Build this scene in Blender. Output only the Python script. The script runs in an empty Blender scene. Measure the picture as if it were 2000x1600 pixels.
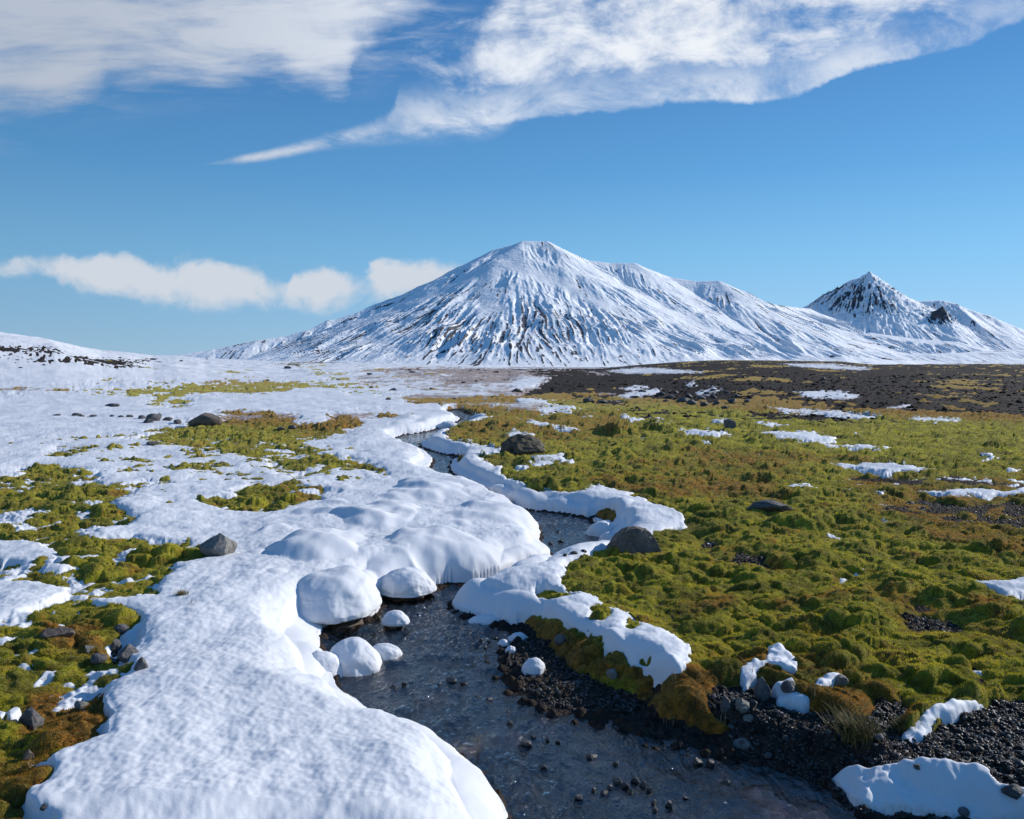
import bpy, math, time
import numpy as np

T0 = time.time()
sc = bpy.context.scene
COL = sc.collection

# ------------------------------------------------------------------ camera
H, F, TH = 1.7, 1500.0, math.atan(100 / 1500)          # eye height (m), focal length in photo px, downward pitch
CT, ST = math.cos(TH), math.sin(TH)
cam = bpy.data.cameras.new('camera')
cam.sensor_width, cam.lens = 36, 27
cam.clip_start, cam.clip_end = 0.05, 100000
camo = bpy.data.objects.new('camera', cam); COL.objects.link(camo)
camo.location = (0, 0, H); camo.rotation_euler = (math.pi / 2 - TH, 0, 0)
sc.camera = camo

# ------------------------------------------------------------------ light
SUN_AZ, SUN_EL = math.radians(65), math.radians(26)
S = np.array([math.sin(SUN_AZ) * math.cos(SUN_EL), math.cos(SUN_AZ) * math.cos(SUN_EL), math.sin(SUN_EL)])
sun = bpy.data.lights.new('sun', 'SUN'); sun.energy = 4.5; sun.angle = math.radians(0.5); sun.color = (1, 0.95, 0.88)
suno = bpy.data.objects.new('sun', sun); COL.objects.link(suno)
suno.rotation_euler = (math.pi / 2 - SUN_EL, 0, math.pi - SUN_AZ)
from mathutils import Vector
suno.rotation_euler = Vector(S).to_track_quat('Z', 'Y').to_euler()
sc.view_settings.view_transform = 'Standard'; sc.view_settings.look = 'None'
sc.view_settings.exposure = 0.0; sc.view_settings.gamma = 1; sc.view_settings.use_curve_mapping = False
sc.cycles.max_bounces = 6; sc.cycles.diffuse_bounces = 2; sc.cycles.glossy_bounces = 3
sc.cycles.transparent_max_bounces = 6; sc.cycles.caustics_reflective = False; sc.cycles.caustics_refractive = False


def ray(u, v):
    xc, yc = (u - 1000) / F, -(v - 800) / F
    return xc, CT + yc * ST, -ST + yc * CT


def unproj(u, v, h=0.0):
    X, Y, Z = ray(u, v)
    t = (H - h) / (-Z)
    return X * t, Y * t


def proj(x, y, z):
    zz = z - H
    f = y * CT - zz * ST
    f = np.maximum(f, 1e-3)
    return 1000 + F * x / f, 800 - F * (y * ST + zz * CT) / f


# ------------------------------------------------------------------ node helper
class NT:
    def __init__(s, nt): s.nt = nt
    def n(s, t, **k):
        nd = s.nt.nodes.new(t)
        for a, b in k.items(): setattr(nd, a, b)
        return nd
    def l(s, a, b): s.nt.links.new(a, b)
    def put(s, sock, v):
        if isinstance(v, bpy.types.NodeSocket): s.l(v, sock)
        elif v is not None: sock.default_value = v
    def m(s, op, a, b=None, c=None, clamp=False):
        nd = s.n('ShaderNodeMath', operation=op, use_clamp=clamp)
        for i, v in enumerate((a, b, c)): s.put(nd.inputs[i], v)
        return nd.outputs[0]
    def vm(s, op, a, b=None):
        nd = s.n('ShaderNodeVectorMath', operation=op)
        s.put(nd.inputs[0], a); s.put(nd.inputs[1], b)
        return nd.outputs[0]
    def step(s, x, a, b, o0=0.0, o1=1.0):
        nd = s.n('ShaderNodeMapRange', interpolation_type='SMOOTHSTEP')
        s.put(nd.inputs[0], x); nd.inputs[1].default_value = a; nd.inputs[2].default_value = b
        nd.inputs[3].default_value = o0; nd.inputs[4].default_value = o1
        return nd.outputs[0]
    def noise(s, vec, scale, detail=4, rough=0.55, dist=0.0, out=0):
        nd = s.n('ShaderNodeTexNoise'); s.put(nd.inputs['Vector'], vec)
        nd.inputs['Scale'].default_value = scale; nd.inputs['Detail'].default_value = detail
        nd.inputs['Roughness'].default_value = rough; nd.inputs['Distortion'].default_value = dist
        return nd.outputs[out]
    def mix(s, f, a, b):
        nd = s.n('ShaderNodeMix', data_type='RGBA')
        s.put(nd.inputs[0], f); s.put(nd.inputs[6], a); s.put(nd.inputs[7], b)
        return nd.outputs[2]
    def curve(s, x, pts, x0, x1, y0, y1):
        nd = s.n('ShaderNodeFloatCurve')
        c = nd.mapping.curves[0]
        P = [((a - x0) / (x1 - x0), (b - y0) / (y1 - y0)) for a, b in pts]
        c.points[0].location = P[0]; c.points[1].location = P[-1]
        for p in P[1:-1]: c.points.new(*p)
        nd.mapping.use_clip = False; nd.mapping.update()
        xn = s.m('DIVIDE', s.m('SUBTRACT', x, x0), x1 - x0, clamp=True)
        s.l(xn, nd.inputs['Value'])
        return s.m('MULTIPLY_ADD', nd.outputs[0], y1 - y0, y0)
    def attr(s, name):
        return s.n('ShaderNodeAttribute', attribute_name=name).outputs['Fac']


# ------------------------------------------------------------------ sky with cirrus and low cloud
world = bpy.data.worlds.new('World'); sc.world = world; world.use_nodes = True
N = NT(world.node_tree)
bg = world.node_tree.nodes['Background']
sky = N.n('ShaderNodeTexSky', sky_type='NISHITA'); sky.sun_disc = False
sky.sun_elevation = SUN_EL; sky.sun_rotation = SUN_AZ
sky.altitude = 900; sky.dust_density = 0.15; sky.air_density = 1.0; sky.ozone_density = 3.0
hs = N.n('ShaderNodeHueSaturation'); hs.inputs['Saturation'].default_value = 1.28; hs.inputs['Value'].default_value = 1.0
N.l(sky.outputs[0], hs.inputs['Color'])
SKYC = hs.outputs[0]
geo = N.n('ShaderNodeTexCoord')
sx = N.n('ShaderNodeSeparateXYZ'); N.l(geo.outputs['Generated'], sx.inputs[0])
yy = N.m('MAXIMUM', sx.outputs[1], 0.02)
A0 = N.m('DIVIDE', sx.outputs[0], yy)                      # direction on the tangent plane to the north
E0 = N.m('DIVIDE', sx.outputs[2], yy)
cv = N.n('ShaderNodeCombineXYZ'); N.l(A0, cv.inputs[0]); N.l(E0, cv.inputs[1])
P0 = cv.outputs[0]


def tan_dir(u, v):
    X, Y, Z = ray(u, v)
    return X / Y, Z / Y


def edge(pts):
    return [tan_dir(u, v) for u, v in pts]


# turbulence warps the cloud edges
wn = N.noise(P0, 5.0, 6, 0.6, 0.4, out=1)
wn3 = N.vm('SCALE', N.vm('SUBTRACT', N.noise(P0, 22.0, 6, 0.65, 0.3, out=1), (0.5, 0.5, 0.5))); wn3.node.inputs['Scale'].default_value = 0.35
wv = N.vm('ADD', N.vm('SUBTRACT', wn, (0.5, 0.5, 0.5)), wn3)


def warped(amt, stretch=1.0):
    nd = N.n('ShaderNodeVectorMath', operation='MULTIPLY'); N.l(wv, nd.inputs[0]); nd.inputs[1].default_value = (amt * stretch, amt, 0)
    s2 = N.n('ShaderNodeSeparateXYZ'); N.l(N.vm('ADD', P0, nd.outputs[0]), s2.inputs[0])
    return s2.outputs[0], s2.outputs[1]


def rotated(ang, sx_, sy_):
    mp = N.n('ShaderNodeMapping'); N.l(P0, mp.inputs[0])
    mp.inputs['Rotation'].default_value = (0, 0, ang); mp.inputs['Scale'].default_value = (sx_, sy_, 1)
    return mp.outputs[0]


# streak textures: fibres fanning from lower left to upper right
st1 = N.noise(rotated(math.radians(-14), 1.0, 3.4), 3.2, 9, 0.64, 0.7)
st2 = N.noise(rotated(math.radians(-22), 1.0, 2.0), 7.0, 10, 0.66, 0.5)
st3 = N.noise(rotated(math.radians(-8), 1.0, 6.0), 7.0, 9, 0.62, 0.5)
puff = N.noise(rotated(math.radians(-25), 1.0, 1.5), 15.0, 10, 0.62, 0.3)
a1, e1 = warped(0.045, 1.5)
SKY_STR = 0.09
XR = (-1.0, 1.0, 0.0, 0.7)


def band_right():
    lo = N.curve(a1, edge([(-480, 420), (430, 318), (600, 289), (700, 274), (820, 258), (1000, 240), (1200, 212), (1350, 203),
                           (1480, 197), (1560, 182), (1640, 155), (1750, 118), (1860, 95), (2000, 50), (2480, -140)]), *XR)
    hi = N.curve(a1, edge([(-480, 420), (430, 322), (560, 296), (680, 264), (760, 215), (775, 160), (800, 100), (880, 60), (935, 10), (1000, -120),
                           (2480, -200)]), *XR)
    d = N.m('SUBTRACT', e1, lo)
    up = N.m('SUBTRACT', hi, e1)
    m = N.m('MULTIPLY', N.step(d, -0.004, 0.075), N.step(up, -0.06, 0.12))
    thin = N.m('MULTIPLY', N.m('MULTIPLY', N.step(d, -0.002, 0.006), N.step(d, 0.075, 0.012)), N.step(up, -0.010, 0.012))      # the crisp wispy lower rim
    tex = N.m('ADD', N.m('MULTIPLY', st2, 0.85), N.m('MULTIPLY', puff, 0.65)); tex = N.m('MULTIPLY_ADD', N.m('SUBTRACT', tex, 0.75), 1.5, 0.68)
    core = N.m('MULTIPLY', N.step(d, 0.01, 0.12), N.step(up, 0.0, 0.10))
    body = N.m('MULTIPLY', N.step(N.m('ADD', N.m('ADD', tex, N.m('MULTIPLY', core, 0.08)), N.m('MULTIPLY_ADD', m, 0.40, -0.42)), 0.34, 1.0), N.step(m, 0.0, 0.25))
    rim = N.m('MULTIPLY', thin, N.step(st2, 0.30, 0.62, 0.10, 0.75))
    fade = N.curve(A0, [(-1, 0), (-0.41, 0), (-0.37, 0.55), (-0.2, 0.9), (-0.05, 1), (0.4, 1.0), (0.56, 0.75), (0.66, 0.6), (1, 0.5)], -1, 1, 0, 1)
    return N.m('MULTIPLY', N.m('MAXIMUM', body, rim), fade)


def band_tail():
    e4 = N.m('MULTIPLY_ADD', N.m('SUBTRACT', e1, E0), 0.25, E0); a4 = N.m('MULTIPLY_ADD', N.m('SUBTRACT', a1, A0), 0.5, A0)
    mid_ = N.curve(a4, edge([(-480, 420), (400, 322), (520, 303), (600, 287), (700, 266), (800, 247), (900, 232), (1000, 222), (2480, 100)]), *XR)
    hw = N.curve(A0, [(-1, 0), (-0.41, 0.0005), (-0.35, 0.005), (-0.25, 0.008), (-0.15, 0.016), (-0.05, 0.024), (0.05, 0.0), (1, 0)], -1, 1, 0, 0.1)
    q = N.m('DIVIDE', N.m('ABSOLUTE', N.m('SUBTRACT', e4, mid_)), N.m('MAXIMUM', hw, 0.0004))
    return N.m('MULTIPLY', N.m('MULTIPLY', N.step(q, 1.5, 0.0), N.step(st2, 0.34, 0.64, 0.05, 0.95)), N.m('MULTIPLY', N.step(A0, -0.41, -0.34), N.step(A0, 0.02, -0.04)))


def band_left():
    lo = N.curve(a1, edge([(-480, 330), (-200, 290), (0, 236), (100, 215), (200, 190), (228, 160), (260, 158), (350, 165), (430, 170), (520, 160), (600, 185),
                           (655, 190), (700, 120), (780, 60), (860, 20), (950, -40), (1200, -200), (2480, -240)]), *XR)
    d = N.m('SUBTRACT', e1, lo)
    m = N.step(d, -0.035, 0.06)
    tex = N.m('ADD', N.m('MULTIPLY', st1, 0.65), N.m('MULTIPLY', st3, 0.55))
    body = N.m('MULTIPLY', N.step(N.m('ADD', tex, N.m('MULTIPLY_ADD', m, 0.40, -0.30)), 0.34, 0.78, 0.0, 1.0), N.step(m, 0.0, 0.3))
    return body


def band_streaks():
    d = N.m('SUBTRACT', e1, N.curve(a1, edge([(-480, 420), (0, 300), (400, 210), (700, 180), (1000, 120), (2480, -200)]), *XR))
    hi = N.curve(a1, edge([(-480, -400), (500, -200), (700, 0), (1000, -20), (2480, -200)]), *XR)
    m = N.m('MULTIPLY', N.step(d, -0.02, 0.08), N.step(A0, -0.02, -0.14))
    return N.m('MULTIPLY', m, N.step(st3, 0.42, 0.72, 0.0, 0.55))


def band_low():
    wn2 = N.noise(P0, 13.0, 8, 0.62, 0.2, out=1)
    s3 = N.n('ShaderNodeSeparateXYZ'); N.l(N.vm('SUBTRACT', wn2, (0.5, 0.5, 0.5)), s3.inputs[0])
    a2, e2 = N.m('MULTIPLY_ADD', s3.outputs[0], 0.07, A0), N.m('MULTIPLY_ADD', s3.outputs[1], 0.045, E0)
    R = (-1.0, 1.0, 0.0, 0.3)
    top = N.curve(a2, edge([(-480, 560), (-200, 530), (0, 517), (60, 505), (150, 512), (250, 508), (320, 522), (375, 500), (440, 515), (500, 528),
                            (525, 548), (545, 552), (575, 530), (640, 524), (700, 548), (750, 520), (860, 515), (1000, 560), (1100, 640), (2480, 640)]), *R)
    bot = N.curve(a2, edge([(-480, 580), (-200, 560), (0, 545), (60, 535), (120, 562), (200, 580), (300, 592), (420, 603), (500, 592), (525, 590),
                            (555, 592), (600, 598), (640, 607), (700, 592), (800, 585), (900, 590), (1000, 570), (1100, 640), (2480, 640)]), *R)
    m = N.m('MULTIPLY', N.step(N.m('SUBTRACT', top, e2), -0.012, 0.020), N.step(N.m('SUBTRACT', e2, bot), -0.016, 0.034))
    t = N.noise(P0, 13, 10, 0.62, 0.25)
    return N.m('MULTIPLY', N.m('MULTIPLY', N.step(N.m('ADD', t, N.m('MULTIPLY_ADD', m, 0.45, -0.25)), 0.22, 0.62), 0.92), N.step(m, 0.0, 0.3))


ct = band_tail()
cr, cl, cs, clow = N.m('MAXIMUM', band_right(), ct), band_left(), band_streaks(), band_low()
front = N.step(sx.outputs[1], 0.02, 0.2)
dens = N.m('MAXIMUM', N.m('MAXIMUM', cr, cl), cs)
above = N.step(sx.outputs[2], 0.0, 0.03)
dens = N.m('MULTIPLY', N.m('MULTIPLY', dens, front), N.step(E0, 0.66, 0.47))
clow = N.m('MULTIPLY', clow, front)
# cloud brightness grows toward the sun side
bright = N.step(A0, -0.6, 0.1, 0.56, 0.90)
ccol = N.mix(N.step(A0, -0.7, 0.3), (0.82, 0.93, 1.12, 1), (0.96, 1.0, 1.06, 1))
cmul = N.vm('SCALE', ccol); cmul.node.inputs['Scale'].default_value = 1; N.l(bright, cmul.node.inputs['Scale'])
scl = N.vm('SCALE', cmul); scl.node.inputs['Scale'].default_value = 1 / SKY_STR
elev = N.m('ARCSINE', sx.outputs[2])
gr = N.n('ShaderNodeValToRGB'); N.l(N.m('DIVIDE', elev, 0.5, clamp=True), gr.inputs[0])
# clear cold air: pale blue at the skyline, deep blue above
cr_ = gr.color_ramp; cr_.elements[0].position = 0; cr_.elements[0].color = (0.310, 0.520, 0.715, 1)
for p_, c_ in ((0.10, (0.255, 0.480, 0.715, 1)), (0.25, (0.185, 0.435, 0.70, 1)), (0.45, (0.105, 0.315, 0.61, 1)), (0.7, (0.066, 0.215, 0.49, 1))):
    e_ = cr_.elements.new(p_); e_.color = c_
cr_.elements[-1].position = 1.0; cr_.elements[-1].color = (0.045, 0.16, 0.40, 1)
azf = N.m('MULTIPLY_ADD', N.m('ADD', N.m('MULTIPLY', sx.outputs[0], 0.6), N.m('MULTIPLY', sx.outputs[1], 0.1)), 0.6, 1.08)
gs = N.vm('SCALE', gr.outputs[0]); N.l(N.m('MULTIPLY', azf, 1 / SKY_STR), gs.node.inputs['Scale'])
base_sky = N.mix(0.92, SKYC, gs)
c1 = N.mix(dens, base_sky, scl)
lowc = N.n('ShaderNodeRGB'); lowc.outputs[0].default_value = (0.66 / SKY_STR, 0.70 / SKY_STR, 0.765 / SKY_STR, 1)
c2 = N.mix(clow, c1, lowc.outputs[0])
N.l(c2, bg.inputs['Color']); bg.inputs['Strength'].default_value = SKY_STR
world.cycles.sampling_method = 'MANUAL'; world.cycles.sample_map_resolution = 1024


# ------------------------------------------------------------------ numpy noise
def hsh(ix, iy, seed):
    h = (ix.astype(np.int64) * 374761393 + iy.astype(np.int64) * 668265263 + seed * 1274126177) & 0xffffffff
    h = ((h ^ (h >> 13)) * 1274126177) & 0xffffffff
    return (((h ^ (h >> 16)) & 0xffffff) / float(0x1000000)).astype(np.float32)


def gnoise(x, y, seed=0):
    """Perlin gradient noise, about -1..1"""
    x0, y0 = np.floor(x), np.floor(y)
    fx, fy = (x - x0).astype(np.float32), (y - y0).astype(np.float32)
    x0, y0 = x0.astype(np.int64), y0.astype(np.int64)
    u = fx * fx * fx * (fx * (fx * 6 - 15) + 10); v = fy * fy * fy * (fy * (fy * 6 - 15) + 10)
    def g(dx, dy):
        a = hsh(x0 + dx, y0 + dy, seed) * (2 * np.pi)
        return np.cos(a) * (fx - dx) + np.sin(a) * (fy - dy)
    n0 = g(0, 0) * (1 - u) + g(1, 0) * u
    n1 = g(0, 1) * (1 - u) + g(1, 1) * u
    return (n0 * (1 - v) + n1 * v) * 1.5


def fbm(x, y, oct=4, seed=0, gain=0.5, lac=2.03):
    s = 0; a = 1.0; t = 0
    for i in range(oct):
        s = s + a * gnoise(x, y, seed + i * 17); t += a
        x = x * lac + 5.2; y = y * lac + 1.7; a *= gain
    return s / t * 1.3


def worley(x, y, seed=0, p=1.0):
    """distance to nearest / second nearest jittered point, and a random value of the cell"""
    x0, y0 = np.floor(x).astype(np.int64), np.floor(y).astype(np.int64)
    f1 = np.full(x.shape, 9.0, np.float32); f2 = f1.copy(); cid = np.zeros(x.shape, np.float32)
    for dx in (-1, 0, 1):
        for dy in (-1, 0, 1):
            cx = x0 + dx; cy = y0 + dy
            ex = cx + hsh(cx, cy, seed) * p + (1 - p) / 2 - x; ey = cy + hsh(cx, cy, seed + 9) * p + (1 - p) / 2 - y
            d = np.sqrt(ex * ex + ey * ey).astype(np.float32)
            m = d < f1
            f2 = np.where(m, f1, np.minimum(f2, d))
            cid = np.where(m, hsh(cx, cy, seed + 31), cid)
            f1 = np.where(m, d, f1)
    return f1, f2, cid


def sm(x, a, b):
    t = np.clip((x - a) / (b - a), 0, 1)
    return t * t * (3 - 2 * t)


def smax(a, b, k):
    h = np.clip(0.5 + 0.5 * (a - b) / k, 0, 1)
    return b * (1 - h) + a * h + k * h * (1 - h)


def sdf(px, py, poly):
    """signed distance to a closed polygon, negative inside"""
    shp = px.shape
    px = px.ravel().astype(np.float32); py = py.ravel().astype(np.float32)
    P = np.asarray(poly, np.float32)
    d2 = np.full(px.shape, 1e9, np.float32); ins = np.zeros(px.shape, bool)
    n = len(P)
    for i in range(n):
        ax, ay = P[i]; bx, by = P[(i + 1) % n]
        ex, ey = bx - ax, by - ay
        wx, wy = px - ax, py - ay
        t = np.clip((wx * ex + wy * ey) / max(ex * ex + ey * ey, 1e-12), 0, 1)
        d2 = np.minimum(d2, (wx - t * ex) ** 2 + (wy - t * ey) ** 2)
        if ay != by:
            ins ^= ((ay > py) != (by > py)) & (px < (bx - ax) * (py - ay) / (by - ay) + ax)
    d = np.sqrt(d2)
    return np.where(ins, -d, d).reshape(shp)


def smooth_poly(P, it=2):
    P = np.asarray(P, float)
    for _ in range(it):
        Q = np.roll(P, -1, 0)
        P = np.stack([0.75 * P + 0.25 * Q, 0.25 * P + 0.75 * Q], 1).reshape(-1, 2)
    return P


# ------------------------------------------------------------------ mesh helpers
def mesh_obj(name, verts, faces, mat=None, attrs=None, smooth=True, parent=None, obj=True):
    verts = np.ascontiguousarray(verts, np.float32)
    me = bpy.data.meshes.new(name)
    faces = np.ascontiguousarray(faces, np.int32)
    k = faces.shape[1]
    me.vertices.add(len(verts)); me.vertices.foreach_set('co', verts.ravel())
    me.loops.add(faces.size); me.loops.foreach_set('vertex_index', faces.ravel())
    me.polygons.add(len(faces)); me.polygons.foreach_set('loop_start', np.arange(0, faces.size, k, dtype=np.int32))
    try: me.polygons.foreach_set('loop_total', np.full(len(faces), k, np.int32))
    except Exception: pass
    me.polygons.foreach_set('use_smooth', np.full(len(faces), smooth, bool))
    for an, av in (attrs or {}).items():
        at = me.attributes.new(an, 'FLOAT', 'POINT'); at.data.foreach_set('value', np.ascontiguousarray(av, np.float32).ravel())
    me.update(calc_edges=True)
    if mat: me.materials.append(mat)
    if not obj: return me
    o = bpy.data.objects.new(name, me); COL.objects.link(o)
    if parent: o.parent = parent
    return o


def grid_obj(name, X, Y, Z, keep=None, mat=None, attrs=None, extra=None, tag=None):
    R, C = X.shape
    idx = np.arange(R * C).reshape(R, C)
    f = np.stack([idx[:-1, :-1], idx[:-1, 1:], idx[1:, 1:], idx[1:, :-1]], -1)
    if keep is not None:
        kf = keep[:-1, :-1] | keep[:-1, 1:] | keep[1:, 1:] | keep[1:, :-1]
        f = f[kf]
    f = f.reshape(-1, 4)
    used = np.zeros(R * C, bool); used[f.ravel()] = True
    remap = np.cumsum(used) - 1
    f = remap[f]
    V = np.stack([X.ravel(), Y.ravel(), Z.ravel()], 1)[used]
    at = {k: v.ravel()[used] for k, v in (attrs or {}).items()}
    o = mesh_obj(name, V, f, mat, at)
    return o


def tag(o, kind=None, label=None, cat=None, group=None):
    if kind: o['kind'] = kind
    if label: o['label'] = label
    if cat: o['category'] = cat
    if group: o['group'] = group
    return o


def new_mat(name):
    m = bpy.data.materials.new(name); m.use_nodes = True
    t = NT(m.node_tree)
    b = m.node_tree.nodes['Principled BSDF']
    return m, t, b


def pos(t): return t.n('ShaderNodeNewGeometry').outputs['Position']


def bump(t, b, h, dist, strength=1.0, sock='Normal'):
    nd = t.n('ShaderNodeBump'); nd.inputs['Distance'].default_value = dist; nd.inputs['Strength'].default_value = strength
    t.l(h, nd.inputs['Height']); t.l(nd.outputs[0], b.inputs[sock])
    return nd


# ------------------------------------------------------------------ materials
def mat_snow():
    m, t, b = new_mat('snow')
    p = pos(t)
    n1 = t.noise(p, 14, 6, 0.6); n2 = t.noise(p, 75, 4, 0.7)
    h = t.m('ADD', t.m('MULTIPLY', n1, 0.15), t.m('MULTIPLY', n2, 0.65))
    nl = t.noise(p, 1.3, 4, 0.5)
    c = t.mix(t.step(nl, 0.35, 0.65), (0.69, 0.70, 0.725, 1), (0.75, 0.755, 0.775, 1))
    d = t.attr('dirt')
    c = t.mix(d, c, (0.24, 0.13, 0.07, 1))
    t.l(c, b.inputs['Base Color']); b.inputs['Roughness'].default_value = 0.65
    b.inputs['Specular IOR Level'].default_value = 0.25
    bump(t, b, h, 0.005, 0.45)
    return m


def mat_moss():
    m, t, b = new_mat('moss')
    p = pos(t)
    tint = t.attr('tint'); dark = t.attr('dry')
    n1 = t.noise(p, 3.0, 5, 0.6); n2 = t.noise(p, 20, 6, 0.72); n3 = t.noise(p, 160, 3, 0.7)
    k = t.m('ADD', t.m('MULTIPLY', n1, 0.6), t.m('MULTIPLY', n2, 0.5))
    g = t.mix(t.step(k, 0.40, 0.68), (0.070, 0.066, 0.005, 1), (0.46, 0.425, 0.022, 1))
    n5 = t.noise(p, 0.45, 4, 0.6); n6 = t.noise(p, 1.7, 5, 0.65, 0.5)
    g = t.mix(t.step(n5, 0.42, 0.6, 0.0, 0.7), g, (0.42, 0.37, 0.026, 1))
    g = t.mix(t.step(n6, 0.50, 0.68, 0.0, 0.8), g, (0.070, 0.066, 0.010, 1))
    br = t.mix(t.step(n2, 0.35, 0.62), (0.075, 0.036, 0.008, 1), (0.42, 0.17, 0.020, 1))
    tf = t.step(t.m('ADD', tint, t.m('MULTIPLY', t.m('SUBTRACT', n1, 0.5), 1.3)), 0.36, 0.62)
    c = t.mix(tf, g, br)
    n4 = t.noise(p, 9.0, 6, 0.7, 0.4)
    c = t.mix(t.step(n4, 0.46, 0.62, 0.0, 0.75), c, (0.075, 0.045, 0.012, 1))
    c = t.mix(t.m('MULTIPLY', dark, 0.8), c, (0.040, 0.026, 0.014, 1))
    c = t.mix(t.step(n3, 0.3, 0.7, 0.35, 0.0), c, (0.02, 0.018, 0.004, 1))
    dn = t.noise(p, 18, 5, 0.7)
    c = t.mix(t.step(t.m('ADD', dn, t.m('MULTIPLY', t.attr('dust'), 0.30)), 0.71, 0.76), c, (0.62, 0.66, 0.74, 1))
    t.l(c, b.inputs['Base Color']); b.inputs['Roughness'].default_value = 0.95
    b.inputs['Specular IOR Level'].default_value = 0.1
    b.inputs['Sheen Weight'].default_value = 0.4; b.inputs['Sheen Roughness'].default_value = 0.5
    b.inputs['Sheen Tint'].default_value = (0.85, 0.75, 0.3, 1)
    h = t.m('ADD', t.m('MULTIPLY', n2, 0.5), t.m('MULTIPLY', n3, 0.25))
    bump(t, b, h, 0.03, 0.9)
    return m


def mat_ground():
    m, t, b = new_mat('gravel_ground')
    p = pos(t)
    n1 = t.noise(p, 2.2, 5, 0.6)
    vo = t.n('ShaderNodeTexVoronoi'); t.l(p, vo.inputs['Vector']); vo.inputs['Scale'].default_value = 38
    vo2 = t.n('ShaderNodeTexVoronoi'); t.l(p, vo2.inputs['Vector']); vo2.inputs['Scale'].default_value = 2.6
    vr = t.n('ShaderNodeSeparateColor'); t.l(vo.outputs['Color'], vr.inputs[0])
    vr2 = t.n('ShaderNodeSeparateColor'); t.l(vo2.outputs['Color'], vr2.inputs[0])
    c = t.mix(vr.outputs[0], (0.013, 0.011, 0.010, 1), (0.052, 0.042, 0.036, 1))
    c = t.mix(t.step(vr2.outputs[0], 0.0, 1.0, 0.0, 0.6), c, (0.030, 0.022, 0.018, 1))
    c = t.mix(t.step(n1, 0.45, 0.7, 0, 0.6), c, (0.055, 0.034, 0.020, 1))
    dn = t.noise(p, 9, 6, 0.75)
    c = t.mix(t.step(t.m('ADD', dn, t.m('MULTIPLY', t.attr('dust'), 0.30)), 0.71, 0.77), c, (0.62, 0.66, 0.74, 1))
    t.l(c, b.inputs['Base Color']); b.inputs['Roughness'].default_value = 0.92; b.inputs['Specular IOR Level'].default_value = 0.12
    h = t.m('ADD', t.m('MULTIPLY', vo.outputs['Distance'], -1.0), t.m('MULTIPLY', t.noise(p, 90, 3, 0.6), 0.4))
    bump(t, b, h, 0.02, 0.8)
    return m


def mat_stone(name, c0, c1, rough=0.7, sc_=1.0, wet=False, lichen=0.0):
    m, t, b = new_mat(name)
    tc = t.n('ShaderNodeTexCoord').outputs['Object']
    ri = t.n('ShaderNodeObjectInfo').outputs['Random']
    rv = t.n('ShaderNodeCombineXYZ'); t.l(t.m('MULTIPLY', ri, 37.0), rv.inputs[0])
    p = t.vm('ADD', tc, rv.outputs[0])
    n1 = t.noise(p, 6 * sc_, 7, 0.65, 0.3); n2 = t.noise(p, 45 * sc_, 5, 0.7)
    k = t.m('ADD', t.m('MULTIPLY', n1, 0.65), t.m('MULTIPLY', n2, 0.45))
    c = t.mix(t.step(k, 0.40, 0.70), c0, c1)
    if lichen:
        g = t.n('ShaderNodeNewGeometry'); sn = t.n('ShaderNodeSeparateXYZ'); t.l(g.outputs['Normal'], sn.inputs[0])
        lf = t.m('MULTIPLY', t.step(sn.outputs[2], 0.2, 0.8), t.step(n1, 0.5 - lichen * 0.2, 0.62, 0, lichen))
        c = t.mix(lf, c, (0.07, 0.05, 0.015, 1))
    t.l(c, b.inputs['Base Color']); b.inputs['Roughness'].default_value = rough
    if wet: b.inputs['Specular IOR Level'].default_value = 0.7
    bump(t, b, k, 0.03 / sc_, 0.8)
    return m


def mat_water():
    m, t, b = new_mat('stream_water')
    out = m.node_tree.nodes['Material Output']
    m.node_tree.nodes.remove(b)
    p = pos(t)
    mp = t.n('ShaderNodeMapping'); t.l(p, mp.inputs[0]); mp.inputs['Rotation'].default_value = (0, 0, math.radians(-25)); mp.inputs['Scale'].default_value = (1.0, 0.65, 1)
    n1 = t.noise(mp.outputs[0], 12, 5, 0.6, 0.8); n2 = t.noise(mp.outputs[0], 55, 4, 0.6, 0.5)
    h = t.m('ADD', t.m('MULTIPLY', n1, 1.0), t.m('MULTIPLY', n2, 0.22))
    bp = t.n('ShaderNodeBump'); bp.inputs['Distance'].default_value = 0.055; t.l(h, bp.inputs['Height'])
    rough = t.attr('riffle')
    t.l(t.m('MULTIPLY_ADD', rough, 0.6, 0.4), bp.inputs['Strength'])
    gl = t.n('ShaderNodeBsdfGlossy'); gl.inputs['Roughness'].default_value = 0.04; t.l(bp.outputs[0], gl.inputs['Normal'])
    gl.inputs['Color'].default_value = (1, 1, 1, 1)
    tr = t.n('ShaderNodeBsdfTransparent'); tr.inputs['Color'].default_value = (0.035, 0.034, 0.034, 1)
    fr = t.n('ShaderNodeFresnel'); fr.inputs['IOR'].default_value = 2.1; t.l(bp.outputs[0], fr.inputs['Normal'])
    mx = t.n('ShaderNodeMixShader'); t.l(fr.outputs[0], mx.inputs[0]); t.l(tr.outputs[0], mx.inputs[1]); t.l(gl.outputs[0], mx.inputs[2])
    t.l(mx.outputs[0], out.inputs['Surface'])
    return m


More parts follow.
